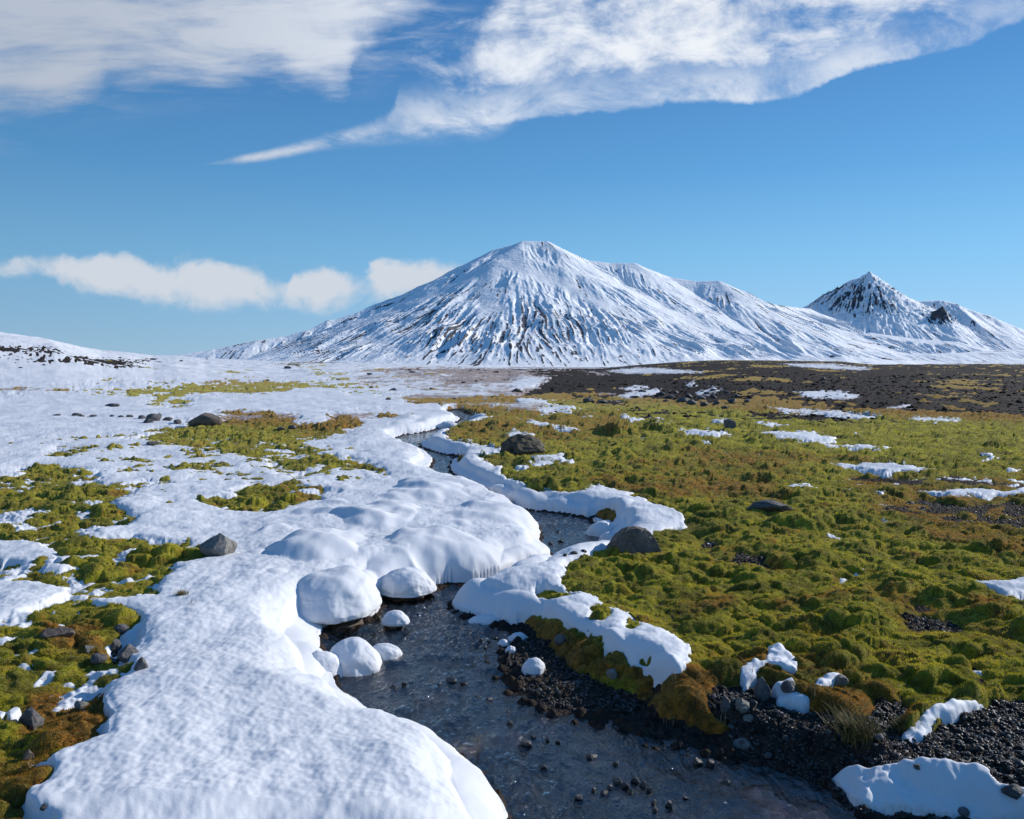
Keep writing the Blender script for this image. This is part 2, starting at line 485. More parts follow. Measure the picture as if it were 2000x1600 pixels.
def mat_mountain():
    m, t, b = new_mat('mountain_snow_and_rock')
    p = pos(t)
    r = t.attr('rock')
    mp = t.n('ShaderNodeMapping'); t.l(p, mp.inputs[0]); mp.inputs['Scale'].default_value = (1, 0.6, 1.0)
    n = t.noise(mp.outputs[0], 0.045, 5, 0.65); n2 = t.noise(p, 0.012, 4, 0.6)
    f = t.step(t.m('ADD', r, t.m('MULTIPLY', t.m('SUBTRACT', n, 0.5), 0.55)), 0.46, 0.58)
    rc = t.mix(t.step(n2, 0.4, 0.62), (0.060, 0.064, 0.082, 1), (0.105, 0.10, 0.105, 1))
    c = t.mix(f, (0.93, 0.93, 0.93, 1), rc)
    t.l(c, b.inputs['Base Color']); b.inputs['Roughness'].default_value = 0.8
    b.inputs['Specular IOR Level'].default_value = 0.15
    bump(t, b, t.m('ADD', t.noise(p, 0.03, 5, 0.6), t.m('MULTIPLY', f, 0.15)), 7.0, 0.8)
    return m


def mat_frond():
    m, t, b = new_mat('moss_shoots')
    out = m.node_tree.nodes['Material Output']
    p = pos(t); n1 = t.noise(p, 3.0, 5, 0.6); n5 = t.noise(p, 0.9, 4, 0.6)
    g = t.mix(t.step(n1, 0.38, 0.65), (0.17, 0.16, 0.010, 1), (0.54, 0.49, 0.030, 1))
    br = t.mix(t.step(n1, 0.35, 0.62), (0.10, 0.05, 0.010, 1), (0.40, 0.18, 0.024, 1))
    tf = t.step(t.m('ADD', t.attr('tint'), t.m('MULTIPLY', t.m('SUBTRACT', n5, 0.5), 1.3)), 0.40, 0.66)
    c = t.mix(tf, g, br)
    t.l(c, b.inputs['Base Color']); b.inputs['Roughness'].default_value = 0.8; b.inputs['Specular IOR Level'].default_value = 0.2
    tl = t.n('ShaderNodeBsdfTranslucent'); t.l(c, tl.inputs['Color'])
    mx = t.n('ShaderNodeMixShader'); mx.inputs[0].default_value = 0.5
    t.l(b.outputs[0], mx.inputs[1]); t.l(tl.outputs[0], mx.inputs[2]); t.l(mx.outputs[0], out.inputs['Surface'])
    return m


M_FROND = mat_frond()
M_SNOW, M_MOSS, M_GROUND, M_WATER, M_MTN = mat_snow(), mat_moss(), mat_ground(), mat_water(), mat_mountain()
M_BASALT = mat_stone('basalt', (0.045, 0.045, 0.05, 1), (0.15, 0.14, 0.135, 1))
M_BROWN = mat_stone('brown_boulder', (0.07, 0.05, 0.04, 1), (0.20, 0.155, 0.125, 1), lichen=0.3)
M_GREY = mat_stone('grey_rock', (0.10, 0.095, 0.085, 1), (0.25, 0.235, 0.21, 1))
M_WET = mat_stone('wet_stone', (0.008, 0.008, 0.009, 1), (0.045, 0.040, 0.036, 1), 0.28, 2.0, True)
M_MOSSY = mat_stone('mossy_boulder', (0.035, 0.028, 0.02, 1), (0.12, 0.10, 0.075, 1), lichen=0.9)

#@@TERRAIN
# ------------------------------------------------------------------ stream outline (photo pixels, put down on the water level)
def zw_of(y): return -0.18 + 0.004 * np.minimum(y, 30)


def to_water(P):
    out = []
    for u, v in P:
        h = -0.17
        for _ in range(4):
            x, y = unproj(u, v, h); h = zw_of(y)
        out.append((x, y))
    return out


def to_ground(P, h=0.0):
    return [unproj(u, v, h) for u, v in P]


LEFT_EDGE = [(985, 1600), (960, 1545), (905, 1487), (840, 1447), (770, 1425), (728, 1412), (718, 1392), (690, 1375), (662, 1362), (655, 1335),
             (640, 1300), (620, 1285), (628, 1250), (640, 1222), (720, 1215), (745, 1195), (745, 1170), (790, 1160), (855, 1158), (850, 1145), (960, 1136), (1020, 1112),
             (1078, 1098), (1070, 1078), (1052, 1062), (1058, 1040), (1040, 1015), (990, 985), (930, 955), (860, 935), (822, 924), (848, 905), (838, 890),
             (810, 880), (775, 865), (770, 852), (830, 845), (860, 835), (905, 820), (885, 812), (870, 806), (885, 801)]
RIGHT_EDGE = [(900, 800), (905, 806), (935, 815), (940, 822), (900, 832), (860, 848), (840, 858), (815, 870), (850, 884), (890, 893), (880, 907), (880, 925), (930, 948),
              (985, 975), (1010, 995), (1100, 1003), (1148, 1012), (1165, 1025), (1195, 1050), (1180, 1076), (1110, 1095), (1050, 1115), (1000, 1140), (920, 1165),
              (885, 1180), (880, 1192), (920, 1206), (1000, 1225), (1030, 1262), (985, 1290), (1020, 1315), (1025, 1355), (1080, 1385), (1160, 1396),
              (1240, 1398), (1270, 1425), (1350, 1448), (1430, 1468), (1500, 1492), (1570, 1520), (1630, 1545), (1660, 1570), (1700, 1600)]
we = to_water(LEFT_EDGE); wr = to_water(RIGHT_EDGE)
WATER = np.array([(0.55, 0.4), (0.2, 2.4)] + we + wr + [(2.2, 2.9), (2.9, 0.4)])
WATER = smooth_poly(WATER, 1)
BAR = smooth_poly(to_ground([(1015, 1235), (1090, 1285), (1180, 1335), (1235, 1365), (1262, 1420), (1350, 1455), (1100, 1460), (960, 1300), (900, 1235)], -0.14), 1)

# ------------------------------------------------------------------ the ground's height
def far_horizon(a):
    """height (photo row) of the skyline of the near ground, by bearing"""
    u = 1000 + 1500 * a
    xs = [-900, -300, -100, 0, 60, 110, 200, 250, 300, 345, 400, 520, 700, 1000, 1180, 1255, 1330, 1400, 1500, 1640, 1700, 1800, 2000, 2300, 2900]
    vs = [580, 640, 652, 659, 664, 669, 684, 688, 694, 695, 700, 705, 709, 718, 718, 712, 706.5, 703.5, 704, 706, 712, 712, 710, 700, 690]
    return np.interp(u, xs, vs)


def plateau(x, y):
    """bank level without the stream, moss or snow"""
    a = x / np.maximum(y, 1.0)
    rH = 330.0
    zt = H + rH * (700 - far_horizon(a)) / 1500
    side = sm(-a, 0.15, 0.6)
    t0 = 26.0
    r = np.clip((y - t0) / (rH - t0), 0, 1)
    ramp = (1 - side) * r ** 1.15 + side * (0.30 * sm(r, 0, 0.20) + 0.70 * r ** 1.1)
    z = zt * ramp
    over = np.maximum(y - rH, 0)
    z = z - over * 0.045 + 0.0
    z = np.where(y > rH, np.maximum(z, -42 + 0 * z), z)
    amp = 0.05 + 0.35 * sm(y, 20, 120) * sm(np.abs(y - rH), 0, 140)
    z = z + amp * fbm(x / 4.5, y / 4.5, 3, 3) * sm(y, 1, 6) * (1 - sm(y, 300, 600))
    z = z + 0.045 * fbm(x / 1.1, y / 1.1, 3, 5) * (1 - sm(y, 60, 120))
    # dark gravel terrace on the right and the turf step at its foot
    rt = sm(a + 0.06 * fbm(x / 8, y / 8, 2, 8), 0.20, 0.32)
    z = z + rt * (0.35 * sm(y + 2.5 * fbm(x / 5, y / 5, 3, 9), 24, 33) - 0.35 * sm(y, 200, 330))
    # gravel shoulder low right, near the camera
    return z


def base_height(x, y, dw, db):
    pl = plateau(x, y)
    zw = zw_of(y)
    wid = 0.45 + 0.20 * fbm(x / 0.6, y / 0.6, 2, 12)
    right_near = sm(x, 0.5, 0.9) * (1 - sm(y, 4.2, 5.0))
    wid = wid * (1 - 0.55 * right_near)
    dl = np.minimum(dw, db)
    zlow = zw + 0.012 + 0.10 * np.minimum(np.maximum(dw, 0), 0.6)
    out = zlow + (pl - zlow) * sm(dl, 0.0, wid)
    bw_ = 0.06 + 0.012 * y + 0.25 * (1 - sm(db, 0.1, 0.5))
    bed = zw - 0.12 * sm(-dw, 0, 1) ** 0 * sm(-dw / bw_, 0, 1) + 0.012
    f1, f2, c = worley(x / 0.085, y / 0.085, 40)
    bed = bed + np.maximum(0, 0.55 - f1) * 0.08 * (c > 0.35) * (1 - sm(y, 5, 7))
    return np.where(dw < 0, bed, out)


# ------------------------------------------------------------------ one fan-shaped grid shared by ground, moss, snow and water
cols = np.concatenate([np.linspace(-1.25, -0.70, 130, endpoint=False), np.linspace(-0.70, 0.70, 1230, endpoint=False), np.linspace(0.70, 1.25, 130)])
vv = np.concatenate([np.linspace(2500, 1640, 110, endpoint=False), np.linspace(1640, 742, 640, endpoint=False)])
ry = 1.75 / np.tan(np.arctan((vv - 800) / F) + TH)
ry = np.concatenate([ry, np.geomspace(ry[-1] * 1.012, 400, 150), np.geomspace(410, 14000, 60)])
A, Yg = np.meshgrid(cols, ry)
Xg = A * Yg
NR, NC = Xg.shape
rn = int(np.searchsorted(ry, 40))                    # rows nearer than 40 m
dw = np.full(Xg.shape, 50.0, np.float32); db = dw.copy()
wob = 0.03
wx = Xg[:rn] + wob * fbm(Xg[:rn] / 0.35, Yg[:rn] / 0.35, 3, 61); wy = Yg[:rn] + wob * fbm(Xg[:rn] / 0.35, Yg[:rn] / 0.35, 3, 62)
dw[:rn] = sdf(wx, wy, WATER)
db[:rn] = sdf(wx, wy, BAR)
B = base_height(Xg, Yg, dw, db).astype(np.float32)
print('grid', Xg.shape, 'base', round(time.time() - T0, 1))

# ------------------------------------------------------------------ cover maps, traced on the photograph and laid down on the ground
MW, MH, MV0 = 1000, 470, 670          # half-size map, first row = photo row 670


def raster(poly):
    P = np.asarray(poly, float).copy(); P[:, 0] /= 2; P[:, 1] = (P[:, 1] - MV0) / 2
    m = np.zeros((MH, MW), bool)
    n = len(P); cx = np.arange(MW) + 0.5
    y0 = max(0, int(P[:, 1].min()) - 1); y1 = min(MH, int(P[:, 1].max()) + 2)
    for r in range(y0, y1):
        yy_ = r + 0.5; xs = []
        for i in range(n):
            a, b_ = P[i], P[(i + 1) % n]
            if (a[1] > yy_) != (b_[1] > yy_): xs.append(a[0] + (yy_ - a[1]) * (b_[0] - a[0]) / (b_[1] - a[1]))
        xs.sort()
        for j in range(0, len(xs) - 1, 2): m[r, (cx > xs[j]) & (cx < xs[j + 1])] = True
    return m


def blur(a, k, it=2):
    for _ in range(it):
        for ax, kk in ((0, max(1, k // 2)), (1, k)):
            if kk < 1: continue
            pad = [(0, 0), (0, 0)]; pad[ax] = (kk, kk)
            q = np.cumsum(np.pad(a, pad, mode='edge'), axis=ax)
            z0 = np.zeros_like(np.take(q, [0], axis=ax)); q = np.concatenate([z0, q], ax)
            L = a.shape[ax]; w = 2 * kk + 1
            hi = np.take(q, np.arange(w, w + L), axis=ax) if True else None
            lo = np.take(q, np.arange(0, L), axis=ax)
            a = (hi - lo) / w
    return a


def paint(base, items, k=3, it=2):
    a = base.copy() if isinstance(base, np.ndarray) else np.full((MH, MW), float(base))
    for val, poly in items:
        mu, mv = np.mean(np.asarray(poly), 0)
        if k == 2 and val > 0 and mu > 1300 and mv > 990 and np.ptp(np.asarray(poly)[:, 0]) <= 42: continue
        a[raster(poly)] = val * 1.35 if (0 < val <= 0.9 and mu > 1400 and mv > 1050 and k == 2 and np.ptp(np.asarray(poly)[:, 0]) > 42) else val
    return blur(a, k, it)


def sample(m, u, v):
    u = np.where(u < 0, -u, u); u = np.where(u > 2000, 4000 - u, u); v = np.where(v > 1600, 3200 - v, v)
    x = np.clip(u / 2 - 0.5, 0, MW - 1.001); y = np.clip((v - MV0) / 2 - 0.5, 0, MH - 1.001)
    x0 = x.astype(int); y0 = y.astype(int); fx = x - x0; fy = y - y0
    return ((m[y0, x0] * (1 - fx) + m[y0, x0 + 1] * fx) * (1 - fy) + (m[y0 + 1, x0] * (1 - fx) + m[y0 + 1, x0 + 1] * fx) * fy).astype(np.float32)


R_MOSS = [(2010, 712), (2010, 1610), (1600, 1520), (1430, 1470), (1240, 1400), (1150, 1330), (1060, 1260), (1000, 1215), (1060, 1218), (1115, 1240), (1150, 1265), (1215, 1312), (1240, 1332),
          (1300, 1335), (1345, 1328), (1345, 1285), (1310, 1262), (1275, 1245), (1235, 1222), (1190, 1203), (1150, 1182), (1098, 1160), (1108, 1122), (1180, 1088), (1228, 1070),
          (1300, 1050), (1345, 1042), (1320, 1012), (1280, 1000), (1235, 975), (1180, 962), (1100, 972), (1040, 965), (985, 940), (930, 903), (985, 885), (880, 868), (868, 855), (882, 832),
          (930, 824), (1000, 800), (1090, 785), (950, 778), (940, 765), (1000, 750), (860, 737), (690, 724), (830, 716), (1010, 718), (1180, 717), (1255, 710), (1400, 700)]
L_BIG = [(-10, 935), (60, 925), (130, 922), (205, 932), (200, 950), (240, 965), (275, 975), (230, 990), (240, 1010), (275, 1030), (240, 1045), (190, 1050), (195, 1070), (260, 1068),
         (340, 1072), (430, 1090), (430, 1106), (345, 1122), (335, 1150), (310, 1170), (312, 1188), (240, 1190), (170, 1200), (230, 1215), (282, 1235), (285, 1262), (268, 1290), (245, 1305), (250, 1345),
         (215, 1370), (200, 1395), (228, 1430), (210, 1482), (150, 1500), (98, 1522), (105, 1555), (58, 1590), (60, 1620), (-10, 1620)]
SNOW = paint(0.95, [
    (-0.9, R_MOSS),
    # left: snow with bits of moss peeping out
    (0.36, [(100, 880), (700, 860), (720, 960), (400, 950), (330, 1000), (210, 960), (60, 930)]),
    (0.22, [(250, 885), (520, 880), (520, 935), (260, 925)]),
    (0.60, [(0, 840), (300, 850), (300, 880), (0, 880)]),
    (-0.50, L_BIG),
    (0.7, [(-10, 1072), (60, 1080), (110, 1092), (100, 1108), (-10, 1116)]),
    (0.7, [(-10, 1156), (60, 1158), (130, 1175), (110, 1195), (50, 1215), (-10, 1240)]),
    (0.6, [(90, 1122), (160, 1128), (140, 1142), (90, 1138)]),
    (0.5, [(100, 1100), (190, 1105), (130, 1116)]),
    (0.6, [(165, 1058), (200, 1062), (205, 1078), (170, 1072)]),
    (0.5, [(0, 1425), (25, 1410), (38, 1420), (10, 1440)]),
    (-0.45, [(100, 888), (160, 893), (140, 903), (95, 898)]), (-0.5, [(230, 958), (325, 945), (330, 958), (240, 968)]),
    (-0.52, [(170, 858), (290, 853), (300, 842), (370, 836), (450, 832), (560, 832), (640, 838), (690, 850), (610, 868), (570, 880), (700, 905), (762, 930), (755, 942), (700, 925), (650, 932), (560, 945), (530, 930), (505, 905), (430, 885), (300, 868)]),
    (-0.45, [(385, 992), (450, 975), (480, 956), (560, 956), (640, 965), (672, 978), (610, 992), (560, 1012), (480, 1018), (410, 1003)]),
    (-0.3, [(360, 945), (410, 942), (405, 952), (365, 953)]),
    (-0.5, [(-10, 762), (100, 761), (300, 759), (400, 748), (440, 742), (560, 742), (580, 752), (560, 768), (480, 776), (390, 775), (370, 790), (380, 800), (320, 802), (270, 794), (310, 780), (180, 774), (60, 770), (-10, 768)]),
    (-0.6, [(170, 745), (230, 738), (235, 748), (175, 756)]), (-0.5, [(268, 742), (350, 743), (350, 752), (300, 755)]),
    (-0.5, [(500, 747), (600, 745), (700, 749), (830, 750), (835, 757), (720, 757), (600, 762), (500, 765)]),
    (-0.4, [(680, 770), (730, 770), (720, 779), (680, 778)]),
    (-0.7, [(350, 828), (425, 822), (430, 808), (520, 808), (592, 820), (585, 830), (470, 838), (380, 838)]),
    (-0.6, [(610, 843), (640, 825), (690, 820), (706, 838), (660, 848)]),
    (-0.30, [(640, 812), (800, 812), (800, 820), (700, 826), (640, 824)]),
    (-0.35, [(-10, 695), (130, 696), (300, 701), (335, 707), (240, 712), (330, 718), (240, 722), (160, 712), (-10, 704)]),
    (-0.3, [(-10, 674), (90, 677), (132, 684), (110, 692), (-10, 690)]), (-0.3, [(20, 660), (100, 665), (90, 670), (20, 667)]),
    (-0.4, [(420, 728), (500, 724), (500, 730), (430, 733)]),
    (-0.7, [(480, 706), (660, 704), (780, 706), (760, 712), (560, 712)]), (-0.5, [(535, 712), (640, 714), (620, 719), (540, 716)]),
    (-0.4, [(600, 726), (700, 730), (690, 736), (610, 733)]),
    (0.15, [(620, 724), (1000, 722), (1060, 745), (1000, 780), (760, 785), (640, 760)]),
    (-0.5, [(850, 720), (1020, 716), (1040, 728), (1000, 738), (860, 730), (760, 727)]),
    (-0.5, [(840, 748), (900, 738), (1000, 738), (1000, 748), (880, 752)]),
    (-0.8, [(790, 784), (880, 780), (1000, 776), (1020, 792), (880, 792), (800, 792)]),
    (0.0, [(880, 790), (1000, 788), (1140, 797), (1110, 808), (1000, 806), (900, 800)]),
    (-0.8, [(868, 796), (940, 795), (1000, 806), (960, 818), (930, 808), (880, 806)]),
    # right: snow lying among the moss
    (0.8, [(1008, 828), (1060, 829), (1126, 848), (1105, 851), (1050, 838)]),
    (0.5, [(975, 860), (1000, 850), (1050, 852), (1040, 860)]),
    (0.5, [(985, 920), (1030, 915), (1050, 895), (1100, 900), (1135, 908), (1080, 915), (1030, 922)]),
    (0.9, [(1195, 777), (1240, 767), (1300, 757), (1290, 768), (1230, 781)]),
    (0.6, [(1205, 760), (1255, 752), (1265, 758), (1230, 764)]),
    (0.6, [(1335, 758), (1355, 742), (1365, 742), (1350, 760)]), (0.7, [(1352, 770), (1390, 752), (1412, 765), (1380, 774)]),
    (0.9, [(1180, 725), (1250, 717), (1380, 726), (1360, 731), (1230, 731)]),
    (0.5, [(1140, 729), (1150, 725), (1195, 729), (1180, 733)]),
    (0.7, [(1520, 710), (1620, 710), (1720, 720), (1660, 723), (1540, 716)]),
    (0.8, [(1000, 750), (1060, 735), (1070, 738), (1050, 760), (1000, 762)]),
    (0.8, [(1210, 815), (1240, 820), (1250, 827), (1225, 829)]), (0.8, [(1240, 835), (1300, 830), (1320, 838), (1250, 838)]),
    (0.8, [(1388, 828), (1420, 824), (1430, 833), (1400, 833)]), (0.7, [(1450, 832), (1500, 830), (1540, 833), (1500, 837)]),
    (0.9, [(1310, 848), (1370, 846), (1432, 853), (1400, 856), (1340, 855)]),
    (0.9, [(1455, 852), (1520, 850), (1580, 850), (1640, 868), (1620, 872), (1540, 866)]),
    (0.6, [(1590, 873), (1680, 880), (1750, 880), (1720, 886), (1620, 884)]),
    (0.7, [(1360, 868), (1395, 870), (1380, 873)]),
    (0.8, [(1550, 765), (1640, 765), (1690, 775), (1650, 781), (1570, 776)]),
    (0.8, [(1500, 797), (1560, 800), (1620, 803), (1700, 815), (1745, 816), (1680, 822), (1600, 810), (1500, 803)]),
    (0.8, [(1720, 797), (1780, 790), (1770, 798), (1730, 801)]), (0.8, [(1765, 818), (1830, 820), (1902, 824), (1860, 829), (1780, 824)]),
    (0.8, [(1598, 914), (1680, 918), (1730, 912), (1815, 925), (1760, 931), (1660, 926)]),
    (0.6, [(1500, 960), (1560, 958), (1620, 961), (1560, 967)]),
    (0.85, [(1742, 967), (1830, 967), (2010, 966), (2010, 977), (1880, 979), (1800, 972)]),
    (0.5, [(1640, 966), (1670, 962), (1660, 974)]), (0.5, [(1900, 890), (1960, 895), (1930, 900)]), (0.5, [(1950, 920), (2010, 922), (2010, 926)]),
    (0.4, [(1700, 968), (1730, 968), (1720, 982)]), (0.6, [(1870, 1010), (1895, 1008), (1890, 1018)]),
    (0.8, [(1860, 1160), (1920, 1158), (1990, 1150), (2010, 1148), (2010, 1190), (1960, 1185), (1930, 1172)]),
    (0.8, [(1830, 1135), (1850, 1130), (1855, 1145), (1835, 1145)]), (0.8, [(1930, 1065), (1955, 1062), (1965, 1070), (1940, 1078)]),
    (0.8, [(1890, 1218), (1915, 1218), (1910, 1228)]), (0.8, [(1588, 1243), (1610, 1233), (1622, 1240), (1600, 1250)]),
    (0.7, [(1635, 1260), (1660, 1260), (1658, 1272)]), (0.5, [(1578, 1055), (1590, 1052), (1590, 1062)]), (0.5, [(1510, 1182), (1532, 1172), (1530, 1186)]),
    (0.8, [(1445, 1335), (1470, 1315), (1490, 1322), (1495, 1290), (1520, 1280), (1552, 1310), (1556, 1342), (1530, 1340), (1500, 1330), (1462, 1355)]),
    (0.8, [(1505, 1360), (1552, 1352), (1555, 1375), (1595, 1385), (1570, 1395), (1530, 1385)]),
    (0.8, [(1595, 1365), (1605, 1350), (1640, 1335), (1625, 1368), (1600, 1378)]), (0.8, [(1598, 1340), (1622, 1326), (1625, 1336), (1605, 1345)]),
    (0.7, [(1715, 1325), (1748, 1315), (1735, 1332)]), (0.7, [(1676, 1340), (1690, 1335), (1690, 1350)]),
    (0.7, [(1490, 1420), (1515, 1402), (1516, 1425)]),
    (0.8, [(1755, 1440), (1800, 1412), (1860, 1392), (1932, 1380), (1890, 1400), (1830, 1420), (1800, 1440), (1770, 1455)]),
    (0.95, [(1615, 1520), (1635, 1508), (1690, 1512), (1720, 1495), (1800, 1488), (1920, 1498), (1950, 1515), (1945, 1530), (1985, 1560), (2010, 1575), (2010, 1620), (1690, 1620), (1650, 1565)]),
    (-0.9, [(1005, 1228), (1100, 1262), (1200, 1318), (1250, 1345), (1262, 1420), (1200, 1410), (1000, 1380), (960, 1300)]),
    (-0.9, [(1240, 1395), (1290, 1345), (1430, 1400), (1640, 1420), (1640, 1510), (1600, 1540), (1430, 1480), (1300, 1450)]),
    # moss clumps standing in the snow of the right bank
    (-0.8, [(1050, 1172), (1085, 1164), (1125, 1175), (1128, 1182), (1085, 1192), (1060, 1190)]),
    (-0.8, [(1145, 1208), (1175, 1205), (1192, 1218), (1165, 1240), (1145, 1235)]), (-0.8, [(1205, 1250), (1235, 1232), (1250, 1240), (1225, 1260)]),
    (-0.4, [(1100, 1165), (1150, 1180), (1180, 1190), (1150, 1170), (1125, 1150)]),
    (-0.8, [(1238, 1310), (1262, 1308), (1258, 1325), (1240, 1325)]),
    (-0.8, [(1036, 930), (1070, 935), (1080, 955), (1050, 975), (1032, 965)]), (-0.7, [(975, 935), (985, 932), (985, 943)]),
    (-0.9, [(1165, 1002), (1190, 1000), (1212, 1018), (1200, 1028), (1170, 1020), (1148, 1015)]),
    (-0.7, [(838, 890), (900, 885), (915, 895), (890, 902), (850, 900)]),
], k=2, it=1)
SNOWB = blur(SNOW, 12, 2); wl_ = np.where((np.arange(MW) * 2 > 850)[None, :] & ((np.arange(MH) * 2 + MV0) < 1090)[:, None], 0.85, 0.5)
SNOWC = wl_ * SNOW + (1 - wl_) * blur(SNOW, 7, 2)
THICK = paint(0.0, [
    (1.0, [(700, 835), (830, 810), (900, 805), (960, 800), (1060, 860), (960, 880), (930, 905), (990, 945), (1050, 975), (1110, 970), (1180, 960), (1280, 1000), (1345, 1045),
           (1225, 1070), (1110, 1122), (1098, 1160), (1190, 1205), (1275, 1245), (1340, 1285), (1340, 1325), (1240, 1330), (1110, 1245), (1000, 1215), (850, 1250), (1000, 1620),
           (70, 1620), (110, 1540), (220, 1490), (235, 1430), (210, 1390), (255, 1340), (300, 1270), (320, 1190), (440, 1110), (600, 1010), (770, 940), (720, 900), (660, 870)]),
    (0.0, [(985, 885), (1000, 860), (880, 868), (868, 855), (885, 832), (930, 820), (1100, 820), (1100, 880)]),
    (0.0, [(1005, 1215), (1110, 1245), (1240, 1335), (1240, 1400), (1000, 1330), (960, 1260)]),
    (1.0, [(1615, 1515), (1720, 1495), (1940, 1500), (2010, 1570), (2010, 1620), (1680, 1620), (1640, 1565)]),
], k=10, it=2)
GRAV = paint(0.0, [
    (0.74, [(940, 750), (1060, 742), (1180, 722), (1255, 700), (1400, 690), (2010, 690), (2010, 806), (1900, 806), (1800, 796), (1700, 790), (1560, 790), (1430, 780), (1400, 798), (1340, 795), (1240, 780), (1180, 758), (1040, 755)]),
    (0.5, [(1300, 785), (1430, 775), (1560, 780), (1700, 785), (2010, 796), (2010, 836), (1800, 834), (1600, 822), (1500, 808)]),
    (1.0, [(-10, 640), (350, 640), (350, 728), (-10, 728)]), (0.8, [(480, 690), (800, 690), (800, 720), (480, 720)]),
    (0.45, [(1640, 930), (1800, 925), (2010, 935), (2010, 960), (1780, 962), (1650, 945)]),
    (0.45, [(1690, 990), (1800, 975), (2010, 985), (2010, 1050), (1880, 1035), (1750, 1015)]),
    (0.50, [(1340, 1070), (1480, 1070), (1520, 1130), (1400, 1120)]),
    (0.45, [(1700, 1160), (1850, 1190), (1900, 1240), (1780, 1240), (1700, 1200)]),
    (1.2, [(1015, 1245), (1085, 1290), (1175, 1340), (1230, 1365), (1258, 1420), (1000, 1400), (960, 1290)]),
    (1.1, [(1430, 1450), (1440, 1400), (1480, 1390), (1620, 1395), (1640, 1415), (1740, 1412), (1770, 1450), (1850, 1415), (1950, 1375), (2010, 1365), (2010, 1620), (1640, 1620), (1500, 1560)]),
    (0.8, [(1400, 1345), (1520, 1350), (1540, 1400), (1450, 1420), (1400, 1400)]),
    (0.6, [(1690, 1370), (1770, 1380), (1770, 1440), (1700, 1430)]),
    (0.5, [(200, 1265), (290, 1250), (295, 1310), (220, 1310)]),
], k=6)
GRAV = 0.5 * GRAV + 0.5 * blur(GRAV, 14, 2)
BRN = paint(0.36, [
    (0.9, [(940, 730), (1250, 700), (2010, 700), (2010, 826), (1700, 818), (1400, 800), (1000, 775)]),
    (0.30, [(1340, 798), (2010, 826), (2010, 905), (1500, 940), (1200, 900), (1100, 800)]),
    (0.12, [(1250, 800), (1600, 820), (2010, 840), (2010, 900), (1700, 905), (1300, 850)]),
    (0.75, [(690, 716), (1100, 716), (1100, 750), (1000, 760), (690, 760)]),
    (1.0, [(780, 776), (1000, 770), (1060, 776), (1060, 806), (860, 810), (780, 796)]),
    (0.55, [(870, 800), (1230, 800), (1240, 860), (1000, 870), (860, 870)]),
    (0.8, [(640, 805), (820, 805), (820, 828), (640, 828)]), (0.8, [(400, 800), (600, 800), (710, 820), (700, 850), (600, 850), (580, 835), (430, 832)]),
    (0.6, [(380, 738), (600, 738), (600, 765), (380, 768)]), (0.7, [(-10, 755), (120, 758), (200, 775), (-10, 775)]),
    (0.55, [(560, 960), (680, 970), (600, 990), (560, 975)]),
    (0.50, [(1180, 900), (1500, 905), (1600, 940), (1250, 935)]),
    (0.55, [(1640, 930), (2010, 940), (2010, 1060), (1900, 1050), (1700, 1000)]),
    (0.45, [(1340, 1060), (1520, 1060), (1540, 1140), (1400, 1130)]),
    (0.50, [(1680, 1150), (1960, 1190), (1990, 1300), (1800, 1260), (1700, 1210)]),
    (0.62, [(1100, 940), (1500, 950), (1560, 985), (1250, 975)]), (0.6, [(1330, 880), (1700, 895), (1720, 912), (1350, 905)]), (0.6, [(1750, 1000), (2010, 1005), (2010, 1100), (1820, 1080)]),
    (0.6, [(1300, 1180), (1420, 1170), (1460, 1200), (1330, 1215)]), (0.58, [(1500, 1180), (1640, 1170), (1660, 1195), (1520, 1205)]),
    (1.0, [(1245, 1330), (1330, 1320), (1400, 1330), (1440, 1370), (1420, 1470), (1300, 1480), (1230, 1420)]),
    (0.7, [(1000, 1210), (1100, 1240), (1240, 1330), (1260, 1350), (1120, 1320), (1000, 1260)]),
    (0.55, [(1400, 1290), (1700, 1330), (1800, 1400), (1720, 1440), (1500, 1420), (1400, 1380)]),
    (0.95, [(1480, 1392), (1600, 1388), (1600, 1410), (1490, 1412)]),
    (0.62, [(60, 1370), (200, 1370), (235, 1430), (215, 1490), (60, 1500), (30, 1440)]), (0.55, [(-10, 1490), (100, 1490), (110, 1600), (-10, 1620)]),
    (0.6, [(80, 1235), (200, 1225), (220, 1300), (100, 1300)]),
    (0.9, [(1140, 995), (1220, 1000), (1210, 1035), (1150, 1025)]), (0.9, [(835, 885), (920, 885), (915, 905), (840, 905)]),
], k=8)
U, V = proj(Xg, Yg, B)
# ragged edges: shift the lookup by world-space noise
sc_w = np.clip(Yg / 9.0, 0.35, 6)
du = fbm(Xg / 0.45, Yg / 0.45, 5, 71, 0.6) * 26 + fbm(Xg / 2.5, Yg / 2.5, 3, 72) * 9 * sm(Yg, 6, 14)
dv = fbm(Xg / 0.45, Yg / 0.45, 5, 73, 0.6) * 9 * np.clip((V - 690) / 200, 0.25, 1)
U2, V2 = U + du, V + dv
near = 1 - sm(Yg, 60, 200)
ns = (0.55 * fbm(Xg / 0.9, Yg / 0.9, 5, 81, 0.6) + 0.45 * fbm(Xg / 4, Yg / 6, 4, 83, 0.55) * sm(Yg, 5, 14) + 0.5 * fbm(Xg / 16, Yg / 26, 4, 84) * sm(Yg, 40, 90))
fin = 0.5 * fbm(Xg / 0.22, Yg / 0.22, 4, 85, 0.6) * (1 - sm(Yg, 12, 30)) + 0.4 * fbm(Xg / 1.2, Yg / 2.2, 4, 86, 0.65) * sm(Yg, 9, 20)
sS = sample(SNOWC, U2, V2) + 0.95 * ns + fin + 0.10 * (1 - sm(U, 500, 1300))
sqz = sm(sS, 0.30, 0.85)
sT = sample(THICK, U + du * 0.3, V)
